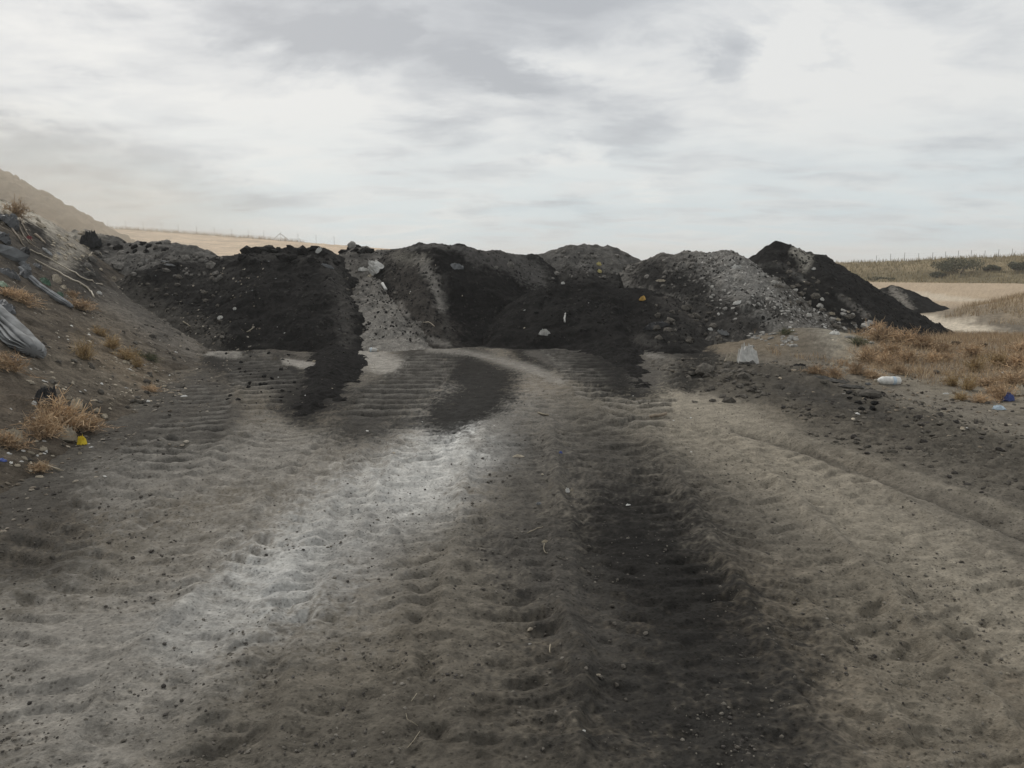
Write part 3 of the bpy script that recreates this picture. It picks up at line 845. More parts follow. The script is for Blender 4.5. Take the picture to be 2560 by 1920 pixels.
TX0, TY0, TST = -18.0, 1.6, 0.05
_tx, _ty = np.arange(TX0, 22.0, TST), np.arange(TY0, 36.0, TST)
_TY, _TX = np.meshgrid(_ty, _tx, indexing='ij')
TOP = ground_h(_TX.ravel(), _TY.ravel()).reshape(_TX.shape)
for f in ALL_FN[1:]:
    x0, x1, y0, y1 = BOX[f]
    i0, i1 = max(0, int((x0 - TX0) / TST)), min(len(_tx), int((x1 - TX0) / TST))
    j0, j1 = max(0, int((y0 - TY0) / TST)), min(len(_ty), int((y1 - TY0) / TST))
    sx, sy = _TX[j0:j1, i0:i1], _TY[j0:j1, i0:i1]
    TOP[j0:j1, i0:i1] = np.maximum(TOP[j0:j1, i0:i1], f(sx.ravel(), sy.ravel()).reshape(sx.shape))

def top_h(x, y):
    """height of the topmost surface, read from a 5 cm raster"""
    fx = np.clip((np.asarray(x, float) - TX0) / TST, 0, len(_tx) - 1.001)
    fy = np.clip((np.asarray(y, float) - TY0) / TST, 0, len(_ty) - 1.001)
    i, j = fx.astype(int), fy.astype(int)
    a, b = fx - i, fy - j
    return (TOP[j, i] * (1 - a) + TOP[j, i + 1] * a) * (1 - b) + (TOP[j + 1, i] * (1 - a) + TOP[j + 1, i + 1] * a) * b

def ray_hits(uvs, dmax=34.0):
    """first surface point seen at each photo pixel"""
    uvs = np.asarray(uvs, float)
    rx, ry, rz = ray(uvs[:, 0], uvs[:, 1])
    Ds = np.geomspace(2.0, dmax, 150)
    k = Ds[None, :] / ry[:, None]
    X, Y, Z = rx[:, None] * k, np.broadcast_to(Ds[None, :], k.shape), CAM_H + rz[:, None] * k
    S = top_h(X.ravel(), Y.ravel()).reshape(k.shape)
    below = Z < S
    i = np.where(below.any(1), below.argmax(1), len(Ds) - 1)
    lo, hi = Ds[np.maximum(i - 1, 0)], Ds[i]
    for _ in range(12):
        m = (lo + hi) / 2
        kk = m / ry
        b = CAM_H + rz * kk < top_h(rx * kk, m)
        hi = np.where(b, m, hi)
        lo = np.where(b, lo, m)
    kk = hi / ry
    return np.stack([rx * kk, hi, top_h(rx * kk, hi)], 1)

def normals(x, y, e=0.12):
    x, y = np.asarray(x, float), np.asarray(y, float)
    gx_ = (top_h(x + e, y) - top_h(x - e, y)) / (2 * e)
    gy_ = (top_h(x, y + e) - top_h(x, y - e)) / (2 * e)
    n = np.stack([-gx_, -gy_, np.ones_like(gx_)], -1)
    return n / np.linalg.norm(n, axis=-1, keepdims=True)

# ------------------------------------------------------------------ small materials
def mat_plain(name, col, rough=0.7, vary=0.25, scale=12.0, tint=0.25, spec=0.3, bump=0.0, use_col=False):
    m = bpy.data.materials.new(name)
    m.use_nodes = True
    n, l = m.node_tree.nodes, m.node_tree.links
    b = n['Principled BSDF']
    b.inputs['Roughness'].default_value = rough
    b.inputs['Specular IOR Level'].default_value = spec
    geo = n.new('ShaderNodeNewGeometry')
    t = n.new('ShaderNodeTexNoise')
    t.inputs['Scale'].default_value = scale
    t.inputs['Detail'].default_value = 4
    l.new(geo.outputs['Position'], t.inputs['Vector'])
    mr = n.new('ShaderNodeMapRange')
    l.new(t.outputs[0], mr.inputs[0])
    for i, q in enumerate((0.3, 0.7, 1 - vary, 1 + vary)):
        mr.inputs[i + 1].default_value = q
    oi = n.new('ShaderNodeObjectInfo')
    mr2 = n.new('ShaderNodeMapRange')
    l.new(oi.outputs['Random'], mr2.inputs[0])
    for i, q in enumerate((0, 1, 1 - tint, 1 + tint)):
        mr2.inputs[i + 1].default_value = q
    mu = n.new('ShaderNodeMath')
    mu.operation = 'MULTIPLY'
    l.new(mr.outputs[0], mu.inputs[0])
    l.new(mr2.outputs[0], mu.inputs[1])
    sc = n.new('ShaderNodeVectorMath')
    sc.operation = 'SCALE'
    if use_col:
        at = n.new('ShaderNodeAttribute')
        at.attribute_name = 'Col'
        l.new(at.outputs['Color'], sc.inputs[0])
    else:
        sc.inputs[0].default_value = col
    l.new(mu.outputs[0], sc.inputs['Scale'])
    l.new(sc.outputs[0], b.inputs['Base Color'])
    if bump:
        bp = n.new('ShaderNodeBump')
        bp.inputs['Strength'].default_value = bump
        bp.inputs['Distance'].default_value = 0.02
        l.new(t.outputs[0], bp.inputs['Height'])
        l.new(bp.outputs[0], b.inputs['Normal'])
    return m

M = {
    'white': mat_plain('white_plastic', (0.52, 0.51, 0.48), 0.75, 0.22, 18),
    'cream': mat_plain('dirty_paper', (0.36, 0.315, 0.245), 0.8, 0.3, 16),
    'grey': mat_plain('grey_sheeting', (0.17, 0.176, 0.18), 0.85, 0.45, 6, 0.15, 0.2),
    'palegrey': mat_plain('pale_grey_sheeting', (0.175, 0.178, 0.177), 0.9, 0.5, 5, 0.1, 0.2),
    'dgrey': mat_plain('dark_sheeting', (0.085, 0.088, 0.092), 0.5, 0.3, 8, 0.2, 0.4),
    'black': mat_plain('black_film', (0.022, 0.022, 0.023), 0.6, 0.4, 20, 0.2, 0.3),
    'blue': mat_plain('blue_plastic', (0.045, 0.07, 0.22), 0.5, 0.3, 14),
    'clearblue': mat_plain('pale_blue_plastic', (0.46, 0.55, 0.62), 0.4, 0.25, 14),
    'yellow': mat_plain('yellow_plastic', (0.62, 0.46, 0.03), 0.5, 0.15, 14, 0.1),
    'foam': mat_plain('yellowed_foam', (0.42, 0.36, 0.16), 0.9, 0.25, 20, 0.15),
    'orange': mat_plain('orange_foam', (0.46, 0.29, 0.08), 0.9, 0.3, 30, 0.1),
    'green': mat_plain('green_netting', (0.06, 0.12, 0.075), 0.7, 0.4, 14),
    'palegreen': mat_plain('faded_green_sheet', (0.23, 0.30, 0.22), 0.6, 0.2, 10),
    'red': mat_plain('faded_red_cloth', (0.16, 0.045, 0.045), 0.85, 0.3, 14),
    'hose': mat_plain('cream_hose', (0.42, 0.37, 0.29), 0.6, 0.2, 10, 0.05),
    'wood': mat_plain('grey_wood', (0.20, 0.165, 0.125), 0.9, 0.3, 14),
    'straw': mat_plain('pale_straw', (0.27, 0.235, 0.175), 0.9, 0.25, 14),
    'metal': mat_plain('fence_metal', (0.16, 0.14, 0.125), 0.8, 0.2, 3),
    'clod_black': mat_plain('black_clod', (0.0165, 0.0155, 0.0145), 0.95, 0.5, 25, 0.35, 0.1, 0.6),
    'clod_brown': mat_plain('brown_clod', (0.085, 0.077, 0.066), 0.95, 0.45, 25, 0.35, 0.1, 0.6),
    'clod_grey': mat_plain('grey_clod', (0.13, 0.122, 0.11), 0.95, 0.4, 22, 0.35, 0.1, 0.6),
    'stone_pale': mat_plain('pale_stone', (0.25, 0.24, 0.22), 0.9, 0.3, 20, 0.35, 0.15, 0.5),
    'stone_tan': mat_plain('tan_stone', (0.31, 0.27, 0.21), 0.9, 0.3, 20, 0.3, 0.15, 0.5),
    'bits': mat_plain('loose_bits', (1, 1, 1), 0.95, 0.3, 30, 0.0, 0.1, 0.0, True),
    'dry': mat_plain('dry_weed', (1, 1, 1), 0.9, 0.2, 3, 0.18, 0.1, 0.0, True),
    'leaf': mat_plain('bush_leaf', (1, 1, 1), 0.8, 0.2, 2, 0.15, 0.2, 0.0, True),
}

# ------------------------------------------------------------------ shapes
_t = (1 + 5 ** 0.5) / 2
ICO_V = np.array([(-1, _t, 0), (1, _t, 0), (-1, -_t, 0), (1, -_t, 0), (0, -1, _t), (0, 1, _t), (0, -1, -_t), (0, 1, -_t), (_t, 0, -1), (_t, 0, 1), (-_t, 0, -1), (-_t, 0, 1)]) / math.hypot(1, _t)
ICO_F = np.array([(0, 11, 5), (0, 5, 1), (0, 1, 7), (0, 7, 10), (0, 10, 11), (1, 5, 9), (5, 11, 4), (11, 10, 2), (10, 7, 6), (7, 1, 8), (3, 9, 4), (3, 4, 2), (3, 2, 6), (3, 6, 8), (3, 8, 9), (4, 9, 5), (2, 4, 11), (6, 2, 10), (8, 6, 7), (9, 8, 1)])

def ico2():
    v = [tuple(p) for p in ICO_V]
    cache, f = {}, []
    def mid(a, b):
        k = (min(a, b), max(a, b))
        if k not in cache:
            p = (np.array(v[a]) + np.array(v[b])) / 2
            v.append(tuple(p / np.linalg.norm(p)))
            cache[k] = len(v) - 1
        return cache[k]
    for a, b, c in ICO_F:
        ab, bc, ca = mid(a, b), mid(b, c), mid(c, a)
        f += [(a, ab, ca), (b, bc, ab), (c, ca, bc), (ab, bc, ca)]
    return np.array(v), np.array(f)

def rock_mesh(name, seed, flat=0.7, jag=0.28, fine=False):
    r = np.random.default_rng(seed)
    v, f = ico2() if fine else (ICO_V.copy(), ICO_F)
    d = r.normal(size=(5, 3))
    d /= np.linalg.norm(d, axis=1, keepdims=True)
    s = np.ones(len(v))
    for q in d:                      # knock flats off the lump
        s = np.minimum(s, 1 - np.maximum(v @ q - (0.55 + 0.3 * r.random()), 0))
    v = v * s[:, None] * (1 + r.uniform(-jag, jag * 0.6, len(v)))[:, None]
    v = v * np.array((1, r.uniform(0.6, 0.95), flat * r.uniform(0.7, 1.1)))
    return mesh_np(name, v, f, smooth=False)

def crumple(name, w, d, h, seed, rings=7, seg=20, folds=3.0):
    """crumpled sheet or bag: creased top, ragged outline, closed underneath"""
    r = np.random.default_rng(seed)
    ox, oy = r.uniform(0, 50, 2)
    th = np.linspace(0, 2 * math.pi, seg, endpoint=False)
    out = 1 + 0.28 * perlin(np.cos(th) * 1.7 + ox, np.sin(th) * 1.7 + oy, seed) + r.uniform(-0.14, 0.14, seg)
    v = [(0, 0, h * 0.7)]
    for k in range(1, rings + 1):
        t = k / rings
        for j in range(seg):
            x, y = math.cos(th[j]) * out[j] * t, math.sin(th[j]) * out[j] * t
            n = abs(float(perlin(np.array(x * folds + ox), np.array(y * folds + oy), seed)))
            n2 = abs(float(perlin(np.array(x * folds * 2.3 + oy), np.array(y * folds * 2.3 + ox), seed + 3)))
            z = h * ((1 - t ** 2.5) * 0.55 + 0.75 * n + 0.3 * n2) * (1 if k < rings else 0.35)
            v.append((x * w / 2 * 0.9, y * d / 2 * 0.9, z))
    v.append((0, 0, -0.03))
    f = []
    for j in range(seg):
        f.append((0, 1 + j, 1 + (j + 1) % seg))
    for k in range(rings - 1):
        a = 1 + k * seg
        for j in range(seg):
            j2 = (j + 1) % seg
            f.append((a + j, a + seg + j, a + seg + j2))
            f.append((a + j, a + seg + j2, a + j2))
    a = 1 + (rings - 1) * seg
    for j in range(seg):
        f.append((len(v) - 1, a + (j + 1) % seg, a + j))
    return mesh_np(name, v, f, smooth=False)

def tube(name, pts, rad, seg=6, smooth=True):
    pts = [np.asarray(p, float) for p in pts]
    rad = [rad] * len(pts) if isinstance(rad, (int, float)) else rad
    v, f = [], []
    for i, p in enumerate(pts):
        t = pts[min(i + 1, len(pts) - 1)] - pts[max(i - 1, 0)]
        t = t / (np.linalg.norm(t) + 1e-9)
        a = np.cross(t, (0, 0, 1.0) if abs(t[2]) < 0.9 else (1.0, 0, 0))
        a /= np.linalg.norm(a) + 1e-9
        b = np.cross(t, a)
        for j in range(seg):
            q = 2 * math.pi * j / seg
            v.append(p + rad[i] * (math.cos(q) * a + math.sin(q) * b))
    for i in range(len(pts) - 1):
        for j in range(seg):
            j2 = (j + 1) % seg
            f.append((i * seg + j, i * seg + j2, (i + 1) * seg + j2, (i + 1) * seg + j))
    n0 = len(v)
    v += [pts[0], pts[-1]]
    for j in range(seg):
        j2 = (j + 1) % seg
        f.append((n0, n0, j2, j))
        e = (len(pts) - 1) * seg
        f.append((n0 + 1, n0 + 1, e + j, e + j2))
    tri = []
    for q in f:
        if q[0] == q[1]:
            tri.append((q[1], q[2], q[3]))
        else:
            tri += [(q[0], q[1], q[2]), (q[0], q[2], q[3])]
    return mesh_np(name, v, tri, smooth=smooth)

def merge_bits(name, pos, size, col, mat, flat=(0.4, 0.9), verts=ICO_V, faces=ICO_F, parent=None, seed=1, nrm_=None):
    r = np.random.default_rng(seed)
    n, k = len(pos), len(verts)
    ang = r.uniform(0, 6.283, n)
    sx, sy, sz = r.uniform(0.7, 1.3, n), r.uniform(0.6, 1.1, n), r.uniform(flat[0], flat[1], n)
    V = verts[None] * (1 + r.uniform(-0.32, 0.15, (n, k)))[:, :, None]
    V = V * np.stack([sx, sy, sz], 1)[:, None, :] * size[:, None, None]
    c, s = np.cos(ang)[:, None], np.sin(ang)[:, None]
    X, Y, Z = V[..., 0] * c - V[..., 1] * s, V[..., 0] * s + V[..., 1] * c, V[..., 2]
    if nrm_ is not None:
        Z = Z - (X * nrm_[:, 0:1] + Y * nrm_[:, 1:2]) / nrm_[:, 2:3]
    P = np.stack([X, Y, Z], -1) + pos[:, None, :]
    F = (faces[None] + (np.arange(n) * k)[:, None, None]).reshape(-1, 3)
    C = np.repeat(col, k, 0)
    return link(name, mesh_np(name, P.reshape(-1, 3), F, C, smooth=False), mat, parent)

def put(name, me, mat, pos, nv, spin=0.0, scale=(1, 1, 1), parent=None, lift=0.0):
    from mathutils import Matrix
    z = Vector(nv)
    x = Vector((math.cos(spin), math.sin(spin), 0))
    x = (x - z * x.dot(z)).normalized()
    y = z.cross(x)
    o = link(name, me, mat, None)
    m = Matrix((x, y, z)).transposed().to_4x4()
    m.translation = Vector(pos) + z * lift
    o.matrix_world = m @ Matrix.Diagonal((*scale, 1))
    if parent is not None:
        o.parent = parent
        o.matrix_parent_inverse = parent.matrix_world.inverted()
    return o

# ------------------------------------------------------------------ clods and stones that can be told apart
ROCKS = {k: [rock_mesh('clod_' + k, 900 + i * 7 + len(k), fl) for i in range(6)]
         for k, fl in (('clod_black', 0.75), ('clod_brown', 0.7), ('clod_grey', 0.7), ('stone_pale', 0.5), ('stone_tan', 0.5))}

def strew(name, n, box, size, key, parent, seed, test=None, sink=0.25, power=2.0):
    """n single lumps over a photo-pixel box, set on whatever surface is there"""
    r = np.random.default_rng(seed)
    u0, v0, u1, v1 = box
    uvs = np.stack([r.uniform(u0, u1, n * 3), r.uniform(v0, v1, n * 3)], 1)
    if test is not None:
        uvs = uvs[[bool(test(a, b)) for a, b in uvs]]
    uvs = uvs[:n]
    pts = ray_hits(uvs)
    nn = normals(pts[:, 0], pts[:, 1])
    for p, nv in zip(pts, nn):
        if p[1] > 32:
            continue
        s = size[0] + (size[1] - size[0]) * r.random() ** power
        put(name, ROCKS[key][r.integers(6)], M[key], p, nv, r.uniform(0, 6.28), (s, s, s), parent, s * (0.35 - sink))

strew('clod', 70, (590, 615, 850, 660), (0.05, 0.20), 'clod_black', P_LEFT, 1)
strew('clod', 12, (600, 622, 700, 634), (0.10, 0.22), 'clod_black', P_LEFT, 2, power=1)
strew('clod', 16, (850, 614, 950, 634), (0.08, 0.24), 'clod_black', P_LEFT, 3, power=1.2)
strew('clod', 60, (330, 690, 560, 850), (0.03, 0.10), 'clod_brown', P_LEFT, 4)
strew('clod', 60, (860, 660, 1010, 860), (0.02, 0.06), 'clod_brown', P_RAMP, 5)
strew('clod', 40, (1380, 625, 1620, 700), (0.04, 0.12), 'clod_grey', P_BACK, 6)
strew('clod', 40, (1640, 740, 1800, 860), (0.04, 0.15), 'clod_brown', P_LOW, 7)
strew('clod', 30, (1340, 720, 1560, 860), (0.03, 0.09), 'clod_black', P_LOW, 72)
strew('stone', 100, (1740, 645, 1960, 800), (0.012, 0.075), 'stone_pale', P_RUB, 8, lambda u, v: v < 0.95 * (u - 1690) + 690 and v > 0.62 * (u - 1690) + 590 - 40)
strew('stone', 40, (1870, 830, 1990, 870), (0.04, 0.11), 'stone_pale', P_RUB, 9)
strew('clod', 60, (1640, 640, 1800, 720), (0.03, 0.10), 'clod_grey', P_RUB, 10)
strew('clod', 90, (1930, 650, 2250, 830), (0.03, 0.12), 'clod_brown', P_PEAK, 11, lambda u, v: v > 0.62 * (u - 1952) + 640 and v < 0.45 * (u - 1952) + 760)
strew('stone', 60, (1900, 700, 2200, 860), (0.03, 0.11), 'stone_pale', P_PEAK, 12, lambda u, v: abs(v - (0.42 * (u - 1900) + 722)) < 34)
strew('clod', 80, (200, 590, 560, 700), (0.05, 0.17), 'clod_grey', P_CLOD, 13)
strew('clod', 26, (230, 600, 420, 640), (0.06, 0.16), 'clod_black', P_CLOD, 14)
EMB = bpy.data.objects['embankment']
strew('stone', 60, (130, 575, 230, 650), (0.03, 0.11), 'stone_tan', EMB, 15)
strew('stone', 45, (0, 500, 140, 570), (0.04, 0.16), 'stone_tan', EMB, 16)
strew('stone', 80, (180, 860, 420, 1010), (0.010, 0.032), 'stone_tan', EMB, 17)
strew('clod', 70, (100, 780, 480, 1020), (0.02, 0.08), 'clod_brown', EMB, 18)
strew('clod', 60, (1700, 880, 1960, 1010), (0.02, 0.09), 'clod_brown', ground, 20)
strew('clod', 30, (1740, 890, 1860, 960), (0.03, 0.12), 'clod_brown', ground, 21)
strew('clod', 60, (2120, 980, 2560, 1120), (0.012, 0.05), 'clod_brown', ground, 22)
strew('clod', 22, (2110, 970, 2220, 1025), (0.03, 0.08), 'clod_black', ground, 23)
strew('clod', 45, (560, 880, 760, 1010), (0.02, 0.06), 'clod_black', ground, 24)
strew('clod', 90, (1180, 1080, 1500, 1500), (0.006, 0.022), 'clod_brown', ground, 25)
strew('clod', 60, (1280, 1500, 1640, 1860), (0.005, 0.018), 'clod_brown', ground, 26)
strew('clod', 60, (0, 1080, 420, 1400), (0.007, 0.026), 'clod_brown', ground, 27)
strew('clod', 60, (1700, 1050, 2560, 1500), (0.006, 0.020), 'clod_brown', ground, 28)

# ------------------------------------------------------------------ loose bits nobody could count
def scatter_stuff(name, n, xr, yr, size, cols, seed, label, cat, clump=0.0, flat=(0.4, 0.9), mask=None, logy=True, skew=2.5):
    r = np.random.default_rng(seed)
    y = np.exp(r.uniform(math.log(yr[0]), math.log(yr[1]), n * 4)) if logy else r.uniform(yr[0], yr[1], n * 4)
    if logy:
        x = r.uniform(xr[0], xr[1], n * 4) * y
    else:
        x = r.uniform(xr[0], xr[1], n * 4)
    keep = fbm(x * 0.9, y * 0.9, 3, seed) + 0.5 * fbm(x * 3, y * 3, 2, seed + 4) + r.uniform(-0.35, 0.35, len(x)) > clump
    if mask is not None:
        keep &= mask(x, y)
    x, y = x[keep][:n], y[keep][:n]
    z = top_h(x, y)
    s = size[0] + (size[1] - size[0]) * r.random(len(x)) ** skew
    nn = normals(x, y)
    ci = r.integers(0, len(cols), len(x))
    C = np.asarray(cols)[ci] * r.uniform(0.7, 1.3, len(x))[:, None]
    o = merge_bits(name, np.stack([x, y, z + s * 0.15], 1), s, C, M['bits'], flat, seed=seed, nrm_=nn)
    tag(o, label, cat, None, 'stuff')
    return o

scatter_stuff('gravel', 12000, (-0.75, 0.75), (2.2, 15), (0.003, 0.012), [(0.095, 0.086, 0.075), (0.06, 0.055, 0.05), (0.13, 0.118, 0.10), (0.15, 0.137, 0.117)], 41,
              'fine dark grit and crumbs over the yard', 'gravel', 0.12, skew=3.5)
scatter_stuff('soil_crumbs', 9000, (-0.62, 0.62), (13.5, 20), (0.008, 0.040), [(0.018, 0.017, 0.016), (0.032, 0.030, 0.027), (0.015, 0.014, 0.0135)], 43,
              'crumbs of black soil lying on the heaps', 'soil', -0.1, logy=True, mask=lambda x, y: top_h(x, y) > np.maximum(ground_h(x, y), bank_h(x, y)) + 0.12)
def on_rubble(x, y):
    return (x > 4.4) & (x < 7.2) & (f_rub(x, y) > top_h(x, y) - 0.05) & (x - 3.6 > 0.55 * (18.6 - y))
scatter_stuff('rubble', 2400, (4.2, 7.2), (14, 19.6), (0.008, 0.034), [(0.27, 0.26, 0.24), (0.20, 0.19, 0.175), (0.34, 0.325, 0.30), (0.12, 0.112, 0.10)], 45,
              'small pale chips filling the rubble heap', 'rubble', -0.25, (0.25, 0.6), on_rubble, False)
def on_bank(x, y):
    d = toe_x(y) - x
    return (d > -0.8) & (x > -0.72 * y - 0.5)
scatter_stuff('chips', 3200, (-11, -3), (3.5, 18), (0.006, 0.030), [(0.21, 0.185, 0.15), (0.30, 0.27, 0.225), (0.05, 0.045, 0.04), (0.085, 0.073, 0.058), (0.15, 0.127, 0.10)], 47,
              'pale chips and crumbs strewn on the embankment', 'rubble', 0.05, (0.25, 0.7), on_bank, False)
scatter_stuff('pebbles', 1500, (3.5, 9.5), (6.5, 13), (0.008, 0.035), [(0.24, 0.20, 0.15), (0.07, 0.06, 0.05), (0.15, 0.125, 0.095)], 49,
              'pebbles and crumbs below the dry weeds', 'gravel', 0.1, (0.3, 0.7), None, False)

def on_verge(x, y):
    return seg_dist(x, y, VERGE)[0] < 1.0 + 0.4 * fbm(x * 0.9, y * 0.9, 2, 55)
scatter_stuff('crumbs', 4200, (2.2, 10), (4.5, 14.5), (0.006, 0.045), [(0.05, 0.045, 0.04), (0.08, 0.072, 0.06), (0.12, 0.107, 0.088), (0.10, 0.09, 0.075)], 51,
              'broken dark crumbs of the verge between lane and weeds', 'gravel', 0.0, (0.35, 0.8), on_verge, False, 3.0)

# ------------------------------------------------------------------ dry weeds
def weed_mesh(name, seed, stems=85, side=16, R=1.0, H=0.8, w=0.017, cols=((0.43, 0.30, 0.185), (0.35, 0.245, 0.15), (0.50, 0.37, 0.235), (0.27, 0.195, 0.125))):
    r = np.random.default_rng(seed)
    v, f, c = [], [], []
    def ribbon(p, q, w0, w1, col):
        d = q - p
        s = np.cross(d, r.normal(size=3))
        s /= np.linalg.norm(s) + 1e-9
        i = len(v)
        v.extend([p - s * w0, p + s * w0, q + s * w1, q - s * w1])
        f.append((i, i + 1, i + 2, i + 3))
        c.extend([col] * 4)
    for _ in range(stems):
        az = r.uniform(0, 6.283)
        lean = r.uniform(0.1, 1.35)
        L = r.uniform(0.55, 1.0)
        base = np.array((r.normal() * 0.10, r.normal() * 0.10, -0.03))
        d = np.array((math.cos(az) * math.sin(lean) * R, math.sin(az) * math.sin(lean) * R, math.cos(lean) * H + 0.12))
        pts = [base]
        for k in range(3):
            dd = d + r.normal(size=3) * 0.28 + np.array((0, 0, 0.12 - 0.16 * k))
            pts.append(pts[-1] + dd * L / 3)
        col = np.array(cols[r.integers(len(cols))]) * r.uniform(0.75, 1.25)
        for k in range(3):
            ribbon(pts[k], pts[k + 1], w * (1 - 0.22 * k), w * (0.8 - 0.22 * k), col)
        for _k in range(side):
            t = r.uniform(0.25, 3.0) * 0.999
            i = int(t)
            p = pts[i] + (pts[i + 1] - pts[i]) * (t - i)
            q = p + r.normal(size=3) * 0.14 * L + d * 0.05
            q[2] = max(q[2], 0.0)
            ribbon(p, q, w * 0.55, w * 0.3, col * r.uniform(0.8, 1.3))
    return mesh_np(name, np.array(v), f, np.array(c), smooth=False)

WEEDS = [weed_mesh('dry_weed', 60 + i) for i in range(4)]
WEEDS_Y = [weed_mesh('dry_grass', 70 + i, 110, 8, 0.8, 1.0, 0.014, ((0.36, 0.26, 0.13), (0.30, 0.20, 0.10), (0.40, 0.30, 0.17))) for i in range(2)]
WEEDS_G = [weed_mesh('green_weed', 80 + i, 70, 16, 1.0, 0.6, 0.018, ((0.085, 0.10, 0.055), (0.12, 0.125, 0.07), (0.15, 0.135, 0.085))) for i in range(2)]

def weed(u, v, rpx, label, kind=0, group=None, cat='dry weed', name='dry_weed', squash=0.85):
    p = ray_hits([(u, v)])[0]
    nv = normals([p[0]], [p[1]], 0.3)[0]
    nv = (nv + np.array((0, 0, 1.0)))
    nv /= np.linalg.norm(nv)
    s = 1.22 * rpx * p[1] / FP
    pool = (WEEDS, WEEDS_Y, WEEDS_G)[kind]
    o = put(name, pool[random.randrange(len(pool))], M['dry'], p, nv, random.uniform(0, 6.28), (s * random.uniform(0.85, 1.2), s * random.uniform(0.85, 1.2), s * squash * random.uniform(0.7, 1.3)), None, 0.0)
    return tag(o, label, cat, group)

GW_L = 'dry weeds on the embankment'
weed(38, 540, 38, 'round tan tumbleweed on the pale crest of the embankment', 0, GW_L)
weed(45, 755, 52, 'widest dry tumbleweed on the embankment, under the faded green sheet', 0, GW_L)
weed(20, 740, 34, 'small dry weed pressed against the widest tumbleweed', 0, GW_L)
weed(200, 772, 44, 'rust-brown tumbleweed beside the lower end of the grey strip', 0, GW_L)
weed(180, 740, 22, 'small brown weed behind the rust-brown tumbleweed', 0, GW_L)
weed(210, 897, 40, 'golden tuft of dry grass alone below the grey strip', 1, GW_L)
weed(248, 840, 32, 'highest golden tuft in the slanting line of grass', 1, GW_L)
weed(278, 870, 32, 'second golden tuft in the slanting line of grass', 1, GW_L)
weed(315, 898, 36, 'broad golden tuft in the slanting line of grass, beside a green weed', 1, GW_L)
weed(340, 917, 30, 'lowest golden tuft in the slanting line of grass', 1, GW_L)
weed(368, 897, 30, 'low green weed at the foot of the embankment', 2, GW_L, 'weed', 'green_weed')
weed(20, 925, 56, 'brown brush at the picture edge under the rolled tarp', 0, GW_L)
weed(380, 980, 26, 'flattened brown weed among paper at the embankment foot', 0, GW_L)
weed(150, 1075, 84, 'large tangle of brown brush holding wind-blown paper', 0, GW_L)
weed(105, 1090, 62, 'dark side of the paper-filled brush tangle, by the black bundle', 0, GW_L)
weed(212, 1070, 56, 'rusty outer end of the paper-filled brush tangle', 0, GW_L)
weed(25, 1115, 58, 'low dry brush under torn paper at the picture edge', 0, GW_L)
weed(100, 1175, 36, 'thin spreading dry twigs below the brush tangle', 0, GW_L, squash=0.5)
GW_R = 'dry weeds beside the peaked heap'
weed(2190, 850, 46, 'tallest upright tan weed before the peaked black heap', 0, GW_R, squash=1.3)
weed(2145, 860, 30, 'dusty green weed at the foot of the peaked heap', 2, GW_R, 'weed', 'green_weed')
weed(1965, 835, 26, 'low green-brown weed on top of the pale soil mound', 2, GW_R, 'weed', 'green_weed')
weed(2040, 935, 30, 'ragged weed tuft behind the torn crust, next to the white bag', 0, GW_R)
weed(2085, 945, 28, 'dark-based weed tuft just under the white bag', 0, GW_R)
for (u, v, rp) in [(2260, 860, 44), (2230, 885, 40), (2310, 870, 46), (2165, 905, 38), (2210, 915, 40), (2270, 905, 40), (2140, 935, 34), (2180, 945, 32),
                   (2330, 905, 34), (2370, 900, 30), (2245, 935, 30), (2350, 880, 34), (2115, 915, 26)]:
    weed(u, v, rp, 'brown tumbleweed in the thicket between the peaked heap and the white bottle', 0, GW_R)
for (u, v, rp) in [(2440, 930, 36), (2500, 915, 44), (2550, 920, 46), (2470, 965, 40), (2530, 960, 44), (2420, 975, 30), (2490, 985, 36), (2380, 965, 30), (2555, 880, 44), (2430, 890, 36),
                   (2400, 1000, 26), (2450, 1005, 30)]:
    weed(u, v, rp, 'yellow-brown weed clump on the weedy ground above the blue bag', 0 if u % 20 else 1, GW_R)
weed(2505, 1000, 40, 'dark brown brush behind the blue bag', 0, GW_R)

# grass too thick to count
def blades(name, x, y, z, h, w, cols, seed, label, cat):
    r = np.random.default_rng(seed)
    n = len(x)
    az = r.uniform(0, 6.283, n)
    lean = r.normal(size=(n, 2)) * 0.35
    hh = h * r.uniform(0.5, 1.3, n)
    b = np.stack([x, y, z - 0.03], 1)
    t = b + np.stack([lean[:, 0] * hh, lean[:, 1] * hh, hh], 1)
    s = np.stack([np.cos(az), np.sin(az), np.zeros(n)], 1) * w
    V = np.stack([b - s, b + s, t], 1).reshape(-1, 3)
    F = np.arange(3 * n).reshape(n, 3)
    C = np.repeat(np.asarray(cols)[r.integers(0, len(cols), n)] * r.uniform(0.75, 1.25, n)[:, None], 3, 0)
    return tag(link(name, mesh_np(name, V, F, C, smooth=False), M['dry']), label, cat, None, 'stuff')

